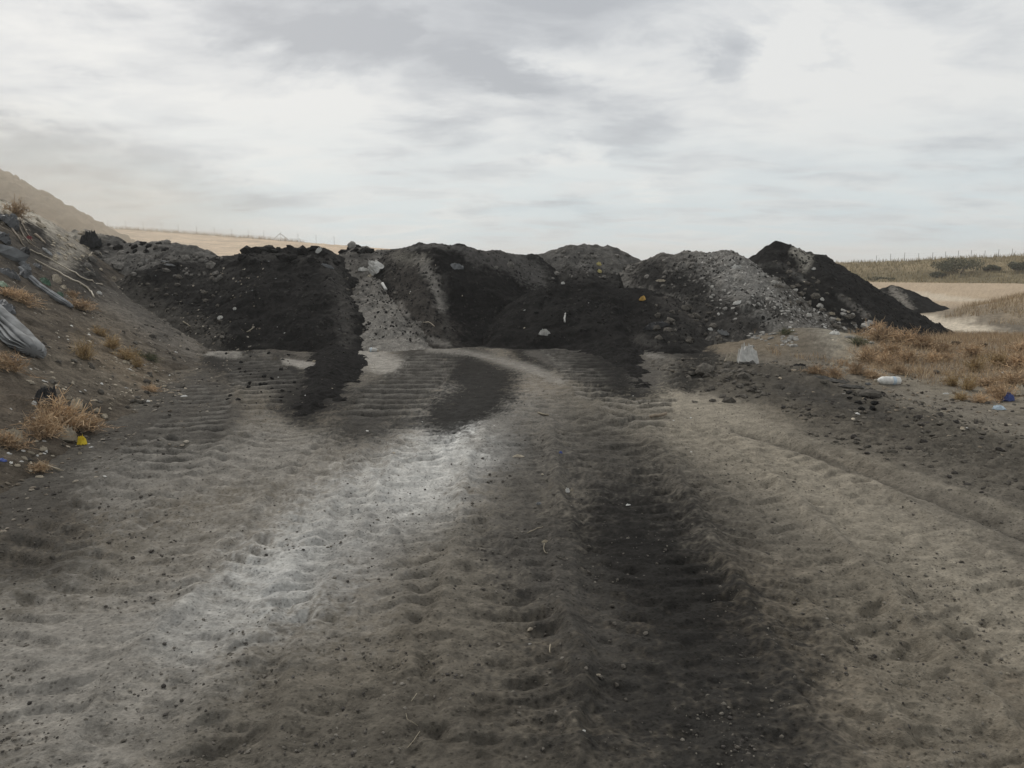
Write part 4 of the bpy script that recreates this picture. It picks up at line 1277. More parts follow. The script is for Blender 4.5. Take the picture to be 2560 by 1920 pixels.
DRYC = [(0.36, 0.26, 0.16), (0.29, 0.21, 0.13), (0.42, 0.32, 0.20), (0.24, 0.175, 0.11)]
r_ = np.random.default_rng(5)
bx, by = r_.uniform(10, 30, 60000), r_.uniform(16, 34, 60000)
kb = (1.15 - np.hypot((bx - 20.5) / 6.8, (by - 22.5) / 6.0) + 0.3 * fbm(bx * 0.5, by * 0.5, 3, 9) > 0.12) & (bx < 0.75 * by + 1.5)
bx, by = bx[kb][:24000], by[kb][:24000]
blades('dry_grass', bx, by, ground_h(bx, by), 0.20, 0.008, [(0.44, 0.34, 0.22), (0.36, 0.27, 0.17), (0.50, 0.40, 0.27), (0.30, 0.22, 0.14)], 6, 'thick dry brown grass over the bank by the sandy flat', 'grass')
bx, by = r_.uniform(4.5, 12, 60000), r_.uniform(9.5, 18, 60000)
kb = fbm(bx * 0.8, by * 0.8, 3, 12) + 0.6 * sstep(4.6, 7.0, bx - 0.25 * (by - 12)) - 0.5 * sstep(11.2, 10.0, by) > 0.25
kb &= top_h(bx, by) < ground_h(bx, by) + 0.06
bx, by = bx[kb][:24000], by[kb][:24000]
blades('dry_grass', bx, by, top_h(bx, by), 0.13, 0.005, [(0.44, 0.32, 0.20), (0.36, 0.26, 0.165), (0.50, 0.385, 0.25), (0.30, 0.22, 0.145)], 7, 'thin dry grass over the weedy ground', 'grass')
bx = r_.uniform(24, 70, 16000)
by = r_.uniform(60, 84, 16000)
blades('dry_grass', bx, by, f_ridge(bx, by), 0.38, 0.03, [(0.24, 0.195, 0.115), (0.19, 0.16, 0.09), (0.29, 0.235, 0.145)], 8, 'tall dry grass clothing the hillside', 'grass')
bx = r_.uniform(-75, -28, 3500)
by = np.interp(bx, [-80, -30], [113.5, 107.5]) + r_.normal(size=3500) * 0.8
blades('dry_grass', bx, by, f_berm(bx, by), 0.55, 0.02, [(0.40, 0.31, 0.21), (0.33, 0.26, 0.175)], 9, 'sparse dry stalks along the wire fence', 'grass')

# ------------------------------------------------------------------ bushes on the hillside
def bush(u, vb, D, w, h, label, seed, n=1500):
    r = np.random.default_rng(seed)
    x, y = W(u, vb, D)[:2]
    z = float(f_ridge(np.array([x]), np.array([y]))[0]) - 0.05
    root = tag(empty('bush', (x, y, z)), label, 'bush', 'bushes on the hillside')
    cc = [(r.uniform(-0.36, 0.36) * w, r.uniform(-0.3, 0.3) * w, r.uniform(0.28, 0.72) * h, r.uniform(0.16, 0.30)) for _ in range(9)]
    V, F, C = [], [], []
    for k in range(n):
        a = cc[r.integers(len(cc))]
        d = r.normal(size=3)
        d = d / np.linalg.norm(d) * r.random() ** 0.4
        p = np.array((a[0] + d[0] * a[3] * w, a[1] + d[1] * a[3] * w, max(0.03, a[2] + d[2] * a[3] * h * 1.25)))
        s1, s2 = r.normal(size=3), r.normal(size=3)
        s1 = s1 / np.linalg.norm(s1) * r.uniform(0.05, 0.11)
        s2 = s2 / np.linalg.norm(s2) * r.uniform(0.03, 0.07)
        i = len(V)
        V += [p - s1, p + s2, p + s1, p - s2]
        F.append((i, i + 1, i + 2, i + 3))
        C += [np.array(((0.075, 0.080, 0.050), (0.10, 0.100, 0.062), (0.13, 0.120, 0.075))[r.integers(3)]) * r.uniform(0.7, 1.3)] * 4
    link('crown', mesh_np('crown', np.array(V), F, np.array(C), smooth=False), M['leaf'], root)
    for q in range(3):
        e = cc[q]
        link('trunk', tube('trunk', [(0.1 * q - 0.1, 0, -0.1), (e[0] * 0.5, e[1] * 0.5, e[2] * 0.5), (e[0], e[1], e[2])], [0.06, 0.045, 0.02], 5), M['wood'], root)

bush(2395, 702, 66, 4.2, 1.5, 'widest dark green bush on the hillside', 1, 2400)
bush(2345, 704, 65, 1.4, 0.45, 'low bush hugging the near side of the widest bush', 2)
bush(2480, 703, 66, 1.2, 0.6, 'rounded grey-green bush second from the picture edge', 3)
bush(2535, 706, 65, 1.8, 0.8, 'dark bush at the picture edge of the hillside', 4)
bush(2200, 704, 66, 2.2, 0.35, 'flat strip of low scrub nearest the peaked heap', 5, 700)

# ------------------------------------------------------------------ wire fences
def fence(posts, fn, h, label, brace=None, wires=(0.35, 0.7, 1.0)):
    root = tag(empty('wire_fence', (posts[0][0], posts[0][1], float(fn(np.array([posts[0][0]]), np.array([posts[0][1]]))[0]))), label, 'fence')
    base = np.array(root.location)
    tops = []
    for x, y in posts:
        z = float(fn(np.array([x]), np.array([y]))[0])
        tops.append(np.array((x, y, z)))
        link('post', tube('post', [np.array((x, y, z - 0.2)) - base, np.array((x + 0.02, y, z + h)) - base], 0.02, 5), M['metal'], root)
    for k in wires:
        link('wire', tube('wire', [t + np.array((0, 0, h * k * 0.95)) - base for t in tops], 0.002, 3), M['metal'], root)
    if brace is not None:
        t = tops[brace]
        for s in (-1, 1):
            link('brace', tube('brace', [t + np.array((0, 0, h * 0.8)) - base, t + np.array((s * 1.3, 0.1, -0.1)) - base], 0.03, 5), M['metal'], root)

lp = [W(u, 600, 110.5 - (u - 360) * 0.011)[:2] for u in (272, 316, 360, 405, 447, 493, 537, 580, 621, 660, 701, 745, 790, 835)]
fence([tuple(p) for p in lp], f_berm, 1.2, 'thin wire fence along the top of the bare beige field', 10)
rp = [W(u, 655, 76.5 - (u - 2235) * 0.005)[:2] for u in (2190, 2225, 2260, 2295, 2330, 2362, 2394, 2426, 2460, 2494, 2528, 2562, 2600)]
fence([tuple(p) for p in rp], f_ridge, 0.75, 'thin wire fence along the top of the grassy hillside')

# ------------------------------------------------------------------ litter
def lay(name, me, mat, u, v, label, cat, spin=0.0, lift=0.0, group=None, up=0.0, parent=None):
    p = ray_hits([(u, v)])[0]
    nv = normals([p[0]], [p[1]], 0.15)[0]
    if up:
        nv = nv * (1 - up) + np.array((0, 0, 1.0)) * up
        nv /= np.linalg.norm(nv)
    o = put(name, me, M[mat], p, nv, spin, (1, 1, 1), None, lift)
    return tag(o, label, cat, group)

def px(u, v, n):
    """n photo pixels at the surface seen at u,v, in metres"""
    return n * ray_hits([(u, v)])[0][1] / FP

SEED = [5000]
def scrap(name, mat, u, v, wpx, dpx, hpx, label, cat, spin=0.0, up=0.0, folds=3.0, group=None, lift=0.0):
    """crumpled piece of sheet: width, depth along the slope and height in photo pixels"""
    SEED[0] += 1
    k = px(u, v, 1.0)
    return lay(name, crumple(name, wpx * k, dpx * k, hpx * k, SEED[0], folds=folds), mat, u, v, label, cat, spin, lift, group, up)

def folded_roll(name, pts, rad, mat, label, cat, folds=11, flat=0.75, depth=0.16, seed=1):
    """long roll of folded sheeting lying on the slope along pts"""
    r = np.random.default_rng(seed)
    hits = ray_hits(pts)
    n = 40
    t = np.linspace(0, len(hits) - 1, n)
    line = np.stack([np.interp(t, np.arange(len(hits)), hits[:, k]) for k in range(3)], 1)
    seg = 110
    v = []
    ph = r.uniform(0, 6.28, 4)
    for i, p in enumerate(line):
        d = line[min(i + 1, n - 1)] - line[max(i - 1, 0)]
        d = d / np.linalg.norm(d)
        nv = normals([p[0]], [p[1]], 0.25)[0]
        a = np.cross(d, nv)
        a /= np.linalg.norm(a)
        b = np.cross(a, d)
        s = i / (n - 1)
        R = rad * (0.9 + 0.12 * math.sin(5 * s + ph[0])) * min(1, 0.62 + 4.0 * (1 - s)) * min(1, 0.5 + 4 * s)
        for j in range(seg):
            q = 2 * math.pi * j / seg
            wv = q + 0.25 * math.sin(2.3 * q + 3 * s + ph[3])
            fo = 1 + depth * (abs(math.sin(folds * 0.5 * wv + ph[1] + 0.8 * s)) ** 0.7 - 0.5) + 0.06 * math.sin(3 * q + ph[2] + 4 * s)
            v.append(p + b * (rad * flat * 0.75) + R * fo * (math.cos(q) * a + math.sin(q) * flat * b))
    f = []
    for i in range(n - 1):
        for j in range(seg):
            j2 = (j + 1) % seg
            f.append((i * seg + j, i * seg + j2, (i + 1) * seg + j2, (i + 1) * seg + j))
    v += [np.mean(v[:seg], 0), np.mean(v[-seg:], 0)]
    tri = [(q[0], q[1], q[2]) for q in f] + [(q[0], q[2], q[3]) for q in f]
    for j in range(seg):
        j2 = (j + 1) % seg
        tri.append((n * seg, j2, j))
        tri.append((n * seg + 1, (n - 1) * seg + j, (n - 1) * seg + j2))
    o = link(name, mesh_np(name, v, tri), M[mat])
    return tag(o, label, cat)

def surface_line(name, uvs, rad, mat, label, cat, lift=0.01, seg=6, n=30, group=None, taper=False):
    h = ray_hits(uvs)
    t = np.linspace(0, len(h) - 1, n)
    xy = np.stack([np.interp(t, np.arange(len(h)), h[:, k]) for k in range(2)], 1)
    if n > 8:
        for _ in range(2):
            xy[1:-1] = (xy[:-2] + 2 * xy[1:-1] + xy[2:]) / 4
    z = top_h(xy[:, 0], xy[:, 1]) + lift
    rr = list(np.linspace(rad, rad * 0.35, n)) if taper else rad
    o = link(name, tube(name, np.column_stack([xy, z]), rr, seg), M[mat])
    return tag(o, label, cat, group)

def lathe(name, prof, seg=16):
    """profile (along x, radius) turned round the x axis"""
    v, f = [], []
    for x, r in prof:
        for j in range(seg):
            q = 2 * math.pi * j / seg
            v.append((x, r * math.cos(q), r * math.sin(q)))
    for i in range(len(prof) - 1):
        for j in range(seg):
            j2 = (j + 1) % seg
            f.append((i * seg + j, i * seg + j2, (i + 1) * seg + j2))
            f.append((i * seg + j, (i + 1) * seg + j2, (i + 1) * seg + j))
    return mesh_np(name, v, f)

# --- embankment: sheeting, hoses, tangles
folded_roll('rolled_tarp', [(-110, 730), (-30, 800), (25, 848), (72, 893)], 0.25, 'palegrey',
            'thick roll of pale grey ribbed tarp lying down the slope', 'tarp', 13, 0.42, 0.62, 3)
folded_roll('rolled_tarp', [(45, 672), (100, 722), (140, 748), (178, 772)], 0.065, 'grey',
            'narrow grey strip of folded tarp running down to a tumbleweed', 'tarp', 7, 0.7, 0.25, 5)
k = px(25, 640, 1)
lay('wrapped_block', rock_mesh('wrapped_block', 33, 0.8, 0.16, False), 'grey', 22, 645, 'grey block covered in smooth sheeting at the picture edge', 'block', 0.6, 0.06, up=0.3).scale = (0.30, 0.24, 0.30)
scrap('plastic_sheet', 'grey', 62, 668, 52, 30, 10, 'flat grey sheet just below the sheeted block', 'plastic sheet', -0.8)
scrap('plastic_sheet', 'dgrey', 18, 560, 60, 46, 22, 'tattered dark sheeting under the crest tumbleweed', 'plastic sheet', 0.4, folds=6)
scrap('plastic_sheet', 'grey', 30, 548, 36, 22, 14, 'grey rag of sheeting lying on the tattered dark sheeting', 'plastic sheet', -0.5, folds=5)
scrap('plastic_sheet', 'dgrey', 62, 690, 44, 34, 18, 'dark sheeting bunched behind the sheeted block', 'plastic sheet', -0.9, folds=5)
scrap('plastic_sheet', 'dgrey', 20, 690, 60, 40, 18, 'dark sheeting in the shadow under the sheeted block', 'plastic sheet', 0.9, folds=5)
scrap('plastic_sheet', 'dgrey', 10, 770, 90, 60, 16, 'dark crumpled sheeting above the thick tarp roll', 'plastic sheet', -0.7, folds=6)
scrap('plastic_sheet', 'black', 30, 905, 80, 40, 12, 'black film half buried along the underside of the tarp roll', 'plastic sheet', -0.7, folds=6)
scrap('plastic_sheet', 'dgrey', 6, 600, 50, 40, 20, 'dark sheeting hanging at the picture edge above the sheeted block', 'plastic sheet', -0.4, folds=6)
scrap('plastic_sheet', 'black', 60, 630, 50, 26, 14, 'black film trapped behind the grey branches', 'plastic sheet', -0.9, folds=6)
scrap('plastic_sheet', 'dgrey', 92, 668, 46, 22, 10, 'dark strip of film under the lower hose', 'plastic sheet', -0.8, folds=6)
scrap('plastic_sheet', 'palegreen', 6, 712, 26, 40, 8, 'faded green sheet at the picture edge', 'plastic sheet', 0.3)
scrap('netting', 'green', 112, 708, 56, 30, 12, 'clump of dark green netting above the narrow grey strip', 'netting', -0.7, folds=7)
scrap('netting', 'green', 150, 738, 30, 18, 8, 'small tail of green netting beside the cream foam lump', 'netting', -0.7, folds=7)
scrap('foam_lump', 'cream', 140, 700, 42, 24, 12, 'crumbling cream foam lump between the hoses and the netting', 'foam', -0.7, folds=5)
scrap('foam_lump', 'cream', 158, 720, 18, 14, 8, 'smaller crumb of cream foam at the foot of the foam lump', 'foam', -0.4, folds=5)
scrap('cloth', 'red', 72, 598, 24, 16, 9, 'dark red cloth caught between grey branches', 'cloth', -0.8, folds=5)
scrap('board', 'palegrey', 118, 630, 46, 17, 5, 'pale triangular offcut pointing down the slope', 'board', -0.5, folds=1.2)
scrap('board', 'palegrey', 148, 636, 20, 12, 4, 'small pale offcut touching the tip of the triangular one', 'board', -0.2, folds=1.2)
scrap('board', 'cream', 137, 649, 14, 7, 4, 'short pale stick-like offcut below the triangular one', 'board', 0.1, folds=1.2)
surface_line('hose', [(75, 627), (100, 637), (130, 652), (165, 672), (200, 694), (225, 706), (256, 714)], 0.013, 'hose',
             'upper of two cream hoses lying down the embankment', 'hose', 0.02)
surface_line('hose', [(88, 652), (115, 666), (150, 684), (180, 702), (205, 714), (225, 728), (235, 746)], 0.017, 'hose',
             'lower and thicker of two cream hoses lying down the embankment', 'hose', 0.022)
scrap('rag', 'white', 248, 735, 13, 10, 7, 'white rag at the lower end of the thicker hose', 'rag', 0.4, 0.5)
for i, (pts, lab) in enumerate([
        ([(42, 560), (58, 590), (78, 615)], 'longest grey branch hanging beside the red cloth'),
        ([(50, 548), (62, 575), (90, 612)], 'grey branch crossing above the red cloth'),
        ([(88, 590), (105, 603), (114, 612)], 'short thick grey branch lying past the red cloth'),
        ([(30, 575), (48, 600), (66, 622)], 'grey branch nearest the picture edge, above the sheeted block'),
        ([(70, 608), (80, 615), (90, 622)], 'short pale branch under the red cloth')]):
    surface_line('branch', pts, (0.022, 0.018, 0.035, 0.02, 0.016)[i], 'wood', lab, 'branch', 0.03, 6, 8, 'branches on the embankment', True)
scrap('plastic_bundle', 'black', 225, 614, 62, 40, 34, 'black plastic bundle bulging from the lumpy grey mound', 'plastic bundle', 0.3, 0.4, 5)
scrap('plastic_sheet', 'dgrey', 236, 603, 44, 14, 10, 'grey flap of sheeting over the black plastic bundle', 'plastic sheet', -0.2, 0.4, 4)
surface_line('wire_hoop', [(222, 645), (226, 636), (236, 631), (248, 632), (254, 640)], 0.012, 'cream', 'pale arched hoop on the lumpy grey mound', 'hoop', 0.03, 5, 12)
surface_line('stick', [(215, 673), (222, 678), (231, 683)], 0.014, 'straw', 'short pale stick under the arched hoop', 'stick', 0.02, 5, 6)
scrap('board', 'palegrey', 412, 655, 26, 7, 4, 'upper of two pale strips on the lumpy grey mound', 'board', 0.05, folds=1.5)
scrap('board', 'palegrey', 424, 663, 30, 7, 4, 'lower of two pale strips on the lumpy grey mound', 'board', 0.0, folds=1.5)
scrap('sheet_scrap', 'white', 369, 652, 10, 8, 6, 'white scrap beside the two pale strips', 'scrap', 0.3)
scrap('sheet_scrap', 'cream', 252, 675, 10, 8, 5, 'white scrap near the short pale stick', 'scrap', 0.3)
scrap('sheet_scrap', 'cream', 284, 697, 12, 10, 7, 'white scrap at the foot of the lumpy grey mound', 'scrap', 0.3)

# --- brush tangle with paper
scrap('plastic_bundle', 'black', 116, 1012, 58, 46, 46, 'black fuzzy bundle behind the brush tangle', 'plastic bundle', 0.5, 0.6, 7)
scrap('plastic_bag', 'yellow', 205, 1112, 28, 20, 24, 'bright yellow plastic bag scrap in the brush tangle', 'plastic bag', -0.4, 0.7, 4)
scrap('paper', 'cream', 165, 1100, 54, 34, 34, 'large tan paper bag crushed beside the yellow scrap', 'paper', 0.4, 0.4, 4)
scrap('plastic_bag', 'cream', 30, 1110, 66, 44, 40, 'torn translucent bag in the low brush at the picture edge', 'plastic bag', 0.2, 0.5, 4)
scrap('paper', 'cream', 190, 1020, 44, 30, 26, 'pale torn bag above the brush tangle', 'paper', -0.7, 0.4, 4)
scrap('paper', 'cream', 172, 998, 14, 16, 12, 'upright pale paper leaf behind the brush tangle', 'paper', 0.2, 0.6, 3)
scrap('paper', 'cream', 242, 1028, 18, 14, 9, 'pale paper beyond the outer end of the brush tangle', 'paper', 0.9, 0.2)
scrap('paper', 'cream', 262, 1042, 22, 14, 8, 'crumpled paper farthest from the brush, on open ground', 'paper', -0.6, 0.2)
scrap('paper', 'cream', 205, 1077, 26, 12, 9, 'pale paper strip above the yellow scrap', 'paper', -0.2, 0.2)
scrap('paper', 'white', 86, 1011, 15, 14, 9, 'white paper pressed against the black fuzzy bundle', 'paper', 0.2, 0.4)
scrap('paper', 'cream', 108, 1125, 20, 16, 10, 'whitish paper below the brush tangle', 'paper', 0.8, 0.3)
scrap('paper', 'cream', 78, 1133, 24, 7, 5, 'narrow white strip of paper below the brush tangle', 'paper', 0.1)
scrap('paper', 'cream', 60, 1147, 26, 8, 6, 'three-pointed pale paper near the dark blue card', 'paper', 0.0)
scrap('paper', 'cream', 118, 1173, 20, 11, 6, 'oval pale paper lowest under the brush tangle', 'paper', 0.3)
scrap('paper', 'cream', 100, 1193, 26, 8, 5, 'flat pale paper on bare dirt below the brush', 'paper', 0.0)
scrap('paper', 'cream', 44, 1165, 16, 10, 6, 'small pale paper beside the dark blue card', 'paper', 0.4)
scrap('paper', 'cream', 200, 1135, 14, 9, 6, 'pale flake lying in front of the yellow scrap', 'paper', -0.5)
surface_line('stick', [(150, 1180), (118, 1168), (100, 1160)], 0.008, 'straw', 'thin pale forked twig under the brush tangle', 'stick', 0.02, 5, 6)
b_ = scrap('card', 'blue', 4, 1152, 24, 22, 6, 'dark blue card with a pale edge at the picture edge', 'card', 0.4, 0.4, 1.0)

# --- heaps
k = px(945, 668, 1)
scrap('plastic_sack', 'white', 945, 678, 44, 40, 34, 'large upright white crumpled sack on the pale grey ramp', 'sack', 0.6, 0.0, 2.2)
scrap('foam_slab', 'white', 909, 677, 28, 12, 9, 'white slab lying next to the upright white sack', 'slab', 0.1, 0.3, 1.5)
scrap('sheet_scrap', 'cream', 930, 690, 26, 14, 6, 'tan rag under the upright white sack', 'scrap', 0.3, 0.2, 3)
surface_line('stick', [(956, 712), (960, 719), (965, 727)], 0.035, 'white', 'short thick white stick below the upright sack', 'stick', 0.03, 6, 6)
lay('rock', rock_mesh('rock', 77, 1.3, 0.16, True), 'stone_pale', 879, 621, 'grey boulder standing up on the skyline clods', 'rock', 0.2, 0.07, up=1.0).scale = (0.125, 0.11, 0.13)
scrap('plastic_sack', 'white', 799, 633, 20, 14, 15, 'white sack on the skyline crest of the long black heap', 'sack', 0.2, 0.8, 2.5)
scrap('sheet_scrap', 'grey', 820, 668, 34, 12, 7, 'dark grey slab edge near the top of the long black heap', 'scrap', -0.1, 0.0, 2)
scrap('plastic_sheet', 'grey', 1142, 668, 36, 30, 10, 'grey board-like sheet stuck on the jet-black face', 'plastic sheet', 0.5, 0.0, 2)
scrap('plastic_sheet', 'clod_grey', 1276, 663, 22, 26, 8, 'grey kite-shaped rag high on the black heap', 'plastic sheet', -0.6, 0.0, 3)
scrap('sheet_scrap', 'clod_grey', 1240, 670, 12, 10, 6, 'small grey rag beside the kite-shaped one', 'scrap', 0.4)
scrap('foam_block', 'foam', 1497, 662, 14, 12, 8, 'upper yellowish foam block on the grey-crested heap', 'foam block', 0.3, 0.2, 1.2)
scrap('foam_block', 'foam', 1499, 680, 13, 10, 7, 'lower yellowish foam block on the grey-crested heap', 'foam block', -0.4, 0.2, 1.2)
scrap('foam_block', 'orange', 1606, 750, 20, 14, 11, 'orange foam block on the low black mound', 'foam block', 0.3, 0.3, 1.5)
surface_line('stick', [(1414, 786), (1411, 798), (1412, 808)], 0.02, 'white', 'upright-looking white strip on the low black mound', 'stick', 0.02, 5, 6)
scrap('plastic_bag', 'white', 1362, 836, 30, 20, 13, 'crumpled white bag where the two black heaps meet', 'plastic bag', 0.1, 0.4, 4)
scrap('sheet_scrap', 'white', 1408, 710, 11, 8, 6, 'white scrap on the crest of the low black mound', 'scrap', 0.4)
scrap('sheet_scrap', 'cream', 1652, 703, 26, 9, 5, 'pale streaked scrap on the black flank below the grey crest', 'scrap', -0.5)
scrap('soil_clump', 'black', 1640, 818, 66, 34, 13, 'oval jet-black clump of soil on the low black mound', 'soil clump', 0.0, 0.2, 2)
scrap('foam_slab', 'white', 1843, 760, 25, 11, 8, 'white slab low on the rubble heap', 'slab', 0.1, 0.3, 1.5)
scrap('foam_slab', 'white', 1840, 670, 24, 14, 9, 'pale slab on the skyline shoulder of the rubble heap', 'slab', -0.3, 0.2, 1.5)
scrap('foam_slab', 'stone_pale', 1905, 690, 22, 15, 10, 'pale lump between the rubble heap and the peaked heap', 'slab', 0.2, 0.3, 1.5)
scrap('plastic_sheet', 'palegrey', 1805, 836, 40, 14, 12, 'long pale sheet draped over the edge of the low mound', 'plastic sheet', -0.5, 0.2, 2)
scrap('sheet_scrap', 'white', 1776, 825, 14, 8, 6, 'bright white scrap above the long pale sheet', 'scrap', -0.3)
scrap('plastic_sack', 'white', 1868, 910, 64, 44, 52, 'big torn white sack at the foot of the rubble heap', 'sack', 0.4, 0.6, 3)
scrap('plastic_sack', 'cream', 1834, 905, 44, 30, 22, 'dirty half-buried flap beside the big torn white sack', 'sack', -0.4, 0.4, 4)
scrap('plastic_bag', 'white', 2086, 836, 30, 14, 10, 'white bag between the peaked heap and the pale mound', 'plastic bag', 0.1, 0.4, 3)
scrap('sheet_scrap', 'cream', 2080, 785, 18, 10, 6, 'cream scrap low on the face of the peaked heap', 'scrap', -0.7)
scrap('sheet_scrap', 'cream', 2095, 800, 12, 9, 6, 'cream scrap nearest the tall tan weed', 'scrap', -0.7)
scrap('sheet_scrap', 'white', 2055, 749, 9, 12, 6, 'white scrap midway up the peaked heap', 'scrap', 0.7)
scrap('sheet_scrap', 'white', 2034, 673, 12, 8, 5, 'white scrap under the pale crust of the peaked heap', 'scrap', 0.2)
scrap('sheet_scrap', 'white', 551, 796, 16, 12, 7, 'bright white scrap low on the long black heap', 'scrap', 0.4)
scrap('sheet_scrap', 'white', 587, 773, 10, 10, 5, 'small white scrap above the bright one on the long black heap', 'scrap', 0.4)
scrap('sheet_scrap', 'cream', 785, 904, 10, 7, 4, 'cream scrap on the swept patch before the long black heap', 'scrap', 0.4)
surface_line('stick', [(458, 806), (468, 812), (476, 818)], 0.014, 'straw', 'pale stick at the edge of the long black heap', 'stick', 0.02, 5, 5)
surface_line('stick', [(617, 832), (626, 827), (632, 822)], 0.010, 'straw', 'thin straw on the face of the long black heap', 'stick', 0.02, 5, 5)
surface_line('wire', [(1058, 808), (1072, 807), (1080, 812), (1086, 818)], 0.008, 'cream', 'bent white wire at the base of the brown band', 'wire', 0.02, 5, 10)
lay('rock', rock_mesh('rock', 91, 0.7, 0.2, True), 'clod_brown', 1762, 936, 'big dark boulder by the crisp chevron tyre print', 'rock', 0.5, 0.05).scale = (0.16, 0.13, 0.16)
lay('rock', rock_mesh('rock', 92, 0.55, 0.2, True), 'clod_brown', 2165, 992, 'dark flat boulder below the torn crust', 'rock', -0.3, 0.04).scale = (0.17, 0.12, 0.14)
lay('rock', rock_mesh('rock', 93, 0.6, 0.2, True), 'clod_brown', 2340, 935, 'grey-brown clod alone past the white bottle', 'rock', 0.3, 0.03).scale = (0.085, 0.075, 0.085)
lay('rock', rock_mesh('rock', 94, 0.6, 0.3, True), 'clod_black', 2392, 862, 'dark clod beyond the thicket, closest to the peaked heap', 'rock', 0.3, 0.03).scale = (0.12, 0.09, 0.10)
lay('rock', rock_mesh('rock', 95, 0.6, 0.3, True), 'clod_black', 2452, 866, 'dark clod beyond the thicket, closest to the picture edge', 'rock', 0.3, 0.03).scale = (0.12, 0.09, 0.10)
for i, (u, v, w) in enumerate([(2060, 948, 90), (2095, 955, 80), (2130, 968, 70)]):
    scrap('soil_crust', 'clod_grey', u, v, w, 26, 7, ('upper', 'middle', 'lowest')[i] + ' plate of torn grey crust beside the white bottle', 'soil crust', -0.25, 0.2, 1.2, 'plates of torn crust')

# --- bottles and bags
def bottle(u, v, length, dia, ang, label, name='plastic_bottle', mat='white'):
    p = ray_hits([(u, v)])[0]
    nv = normals([p[0]], [p[1]], 0.2)[0]
    R = dia / 2
    L = length
    root = put(name, lathe(name, [(-L * 0.5, 0.001), (-L * 0.5, R * 0.62), (-L * 0.47, R * 0.9), (-L * 0.42, R), (-L * 0.15, R), (-L * 0.12, R * 0.93), (-L * 0.08, R), (L * 0.08, R),
                                  (L * 0.12, R * 0.94), (L * 0.16, R), (L * 0.22, R * 0.95), (L * 0.33, R * 0.62), (L * 0.38, R * 0.36), (L * 0.44, R * 0.34)]), M[mat], p, nv, ang, lift=R * 0.8)
    tag(root, label, 'bottle')
    link('cap', lathe('cap', [(L * 0.43, R * 0.001), (L * 0.43, R * 0.42), (L * 0.5, R * 0.42), (L * 0.5, 0.001)], 12), M['cream'], root)
    link('label_band', lathe('label_band', [(-L * 0.28, R * 1.0), (-L * 0.28, R * 1.03), (-L * 0.16, R * 1.03), (-L * 0.16, R * 1.0)], 16), M['clearblue'], root)
    return root
bottle(2217, 960, 0.36, 0.115, math.pi + 0.12, 'large white plastic bottle lying beside the torn crust')
bottle(934, 880, 0.18, 0.09, -0.15, 'small white bottle on the scraped pale floor of the ramp')
scrap('plastic_bag', 'clearblue', 2497, 1024, 34, 20, 12, 'pale blue clear plastic lying nearest the dirt track', 'plastic bag', -0.3, 0.3, 4)
scrap('plastic_bag', 'blue', 2522, 1002, 34, 24, 20, 'deep blue bag in front of the dark brown brush', 'plastic bag', 0.3, 0.4, 4)
scrap('plastic_bag', 'cream', 2548, 988, 36, 26, 26, 'cream bag behind the deep blue bag', 'plastic bag', 0.2, 0.5, 4)
scrap('plastic_bag', 'cream', 2120, 915, 30, 24, 22, 'dusty white bag standing in the weeds above the torn crust', 'plastic bag', 0.6, 0.6, 2.5)
scrap('paper', 'cream', 2082, 912, 12, 12, 7, 'pale scrap between the dusty white bag and the humped soil', 'paper', 0.6, 0.4)
scrap('paper', 'cream', 2258, 902, 14, 10, 8, 'pale scrap in the middle of the thicket', 'paper', 0.2, 0.4)
scrap('paper', 'cream', 2270, 918, 18, 12, 8, 'pale round scrap above the neck of the white bottle', 'paper', 0.2, 0.4)
scrap('paper', 'cream', 2450, 885, 20, 9, 6, 'pale scrap under the dark clod at the picture edge', 'paper', 0.2, 0.3)
scrap('paper', 'cream', 2480, 922, 12, 9, 6, 'pale scrap among the yellow-brown weeds', 'paper', 0.2, 0.3)
scrap('paper', 'cream', 2335, 972, 22, 8, 4, 'pale flat scrap in front of the yellow-brown weeds', 'paper', -0.1, 0.0)
scrap('paper', 'palegrey', 2170, 961, 18, 9, 5, 'pale sheet piece touching the bottom of the white bottle', 'paper', 0.0, 0.0)

# --- yard
scrap('bottle_cap', 'blue', 1402, 1133, 10, 8, 6, 'small blue cap on the yard', 'cap', 0.2, 0.2, 1.2)
scrap('paper', 'cream', 1296, 1142, 34, 12, 6, 'torn white paper in the dark crumbs near the blue cap', 'paper', 0.2, 0, 4)
scrap('paper', 'white', 1418, 1230, 13, 14, 10, 'bright white scrap in the middle of the yard', 'paper', 0.3, 0.4)
scrap('paper', 'cream', 1430, 1228, 8, 10, 9, 'tan flake leaning on the bright white scrap', 'paper', 0.8, 0.4)
scrap('paper', 'palegrey', 1347, 1260, 15, 14, 5, 'grey crumpled film in the yard', 'paper', -0.6, 0.0)
scrap('paper', 'straw', 1363, 1356, 18, 14, 7, 'straw-coloured scrap with a trailing end', 'paper', 0.3, 0.2, 5)
surface_line('straw', [(1361, 1362), (1359, 1375), (1366, 1386)], 0.003, 'straw', 'trailing straw hanging from the straw-coloured scrap', 'straw', 0.008, 4, 8)
surface_line('straw', [(1318, 1336), (1340, 1325), (1357, 1320)], 0.0035, 'straw', 'straight straw above the straw-coloured scrap', 'straw', 0.008, 4, 8)
surface_line('stick', [(1625, 1048), (1650, 1044), (1666, 1039)], 0.018, 'wood', 'dark twig at the near end of the chevron tyre print', 'stick', 0.03, 5, 6)
surface_line('straw', [(1345, 1035), (1360, 1040), (1372, 1041)], 0.012, 'straw', 'pale bent straw beside the black patch', 'straw', 0.015, 4, 6)
surface_line('straw', [(1042, 1738), (1035, 1748), (1028, 1758)], 0.0014, 'straw', 'highest of three fine straws in the near dirt', 'straw', 0.008, 4, 5)
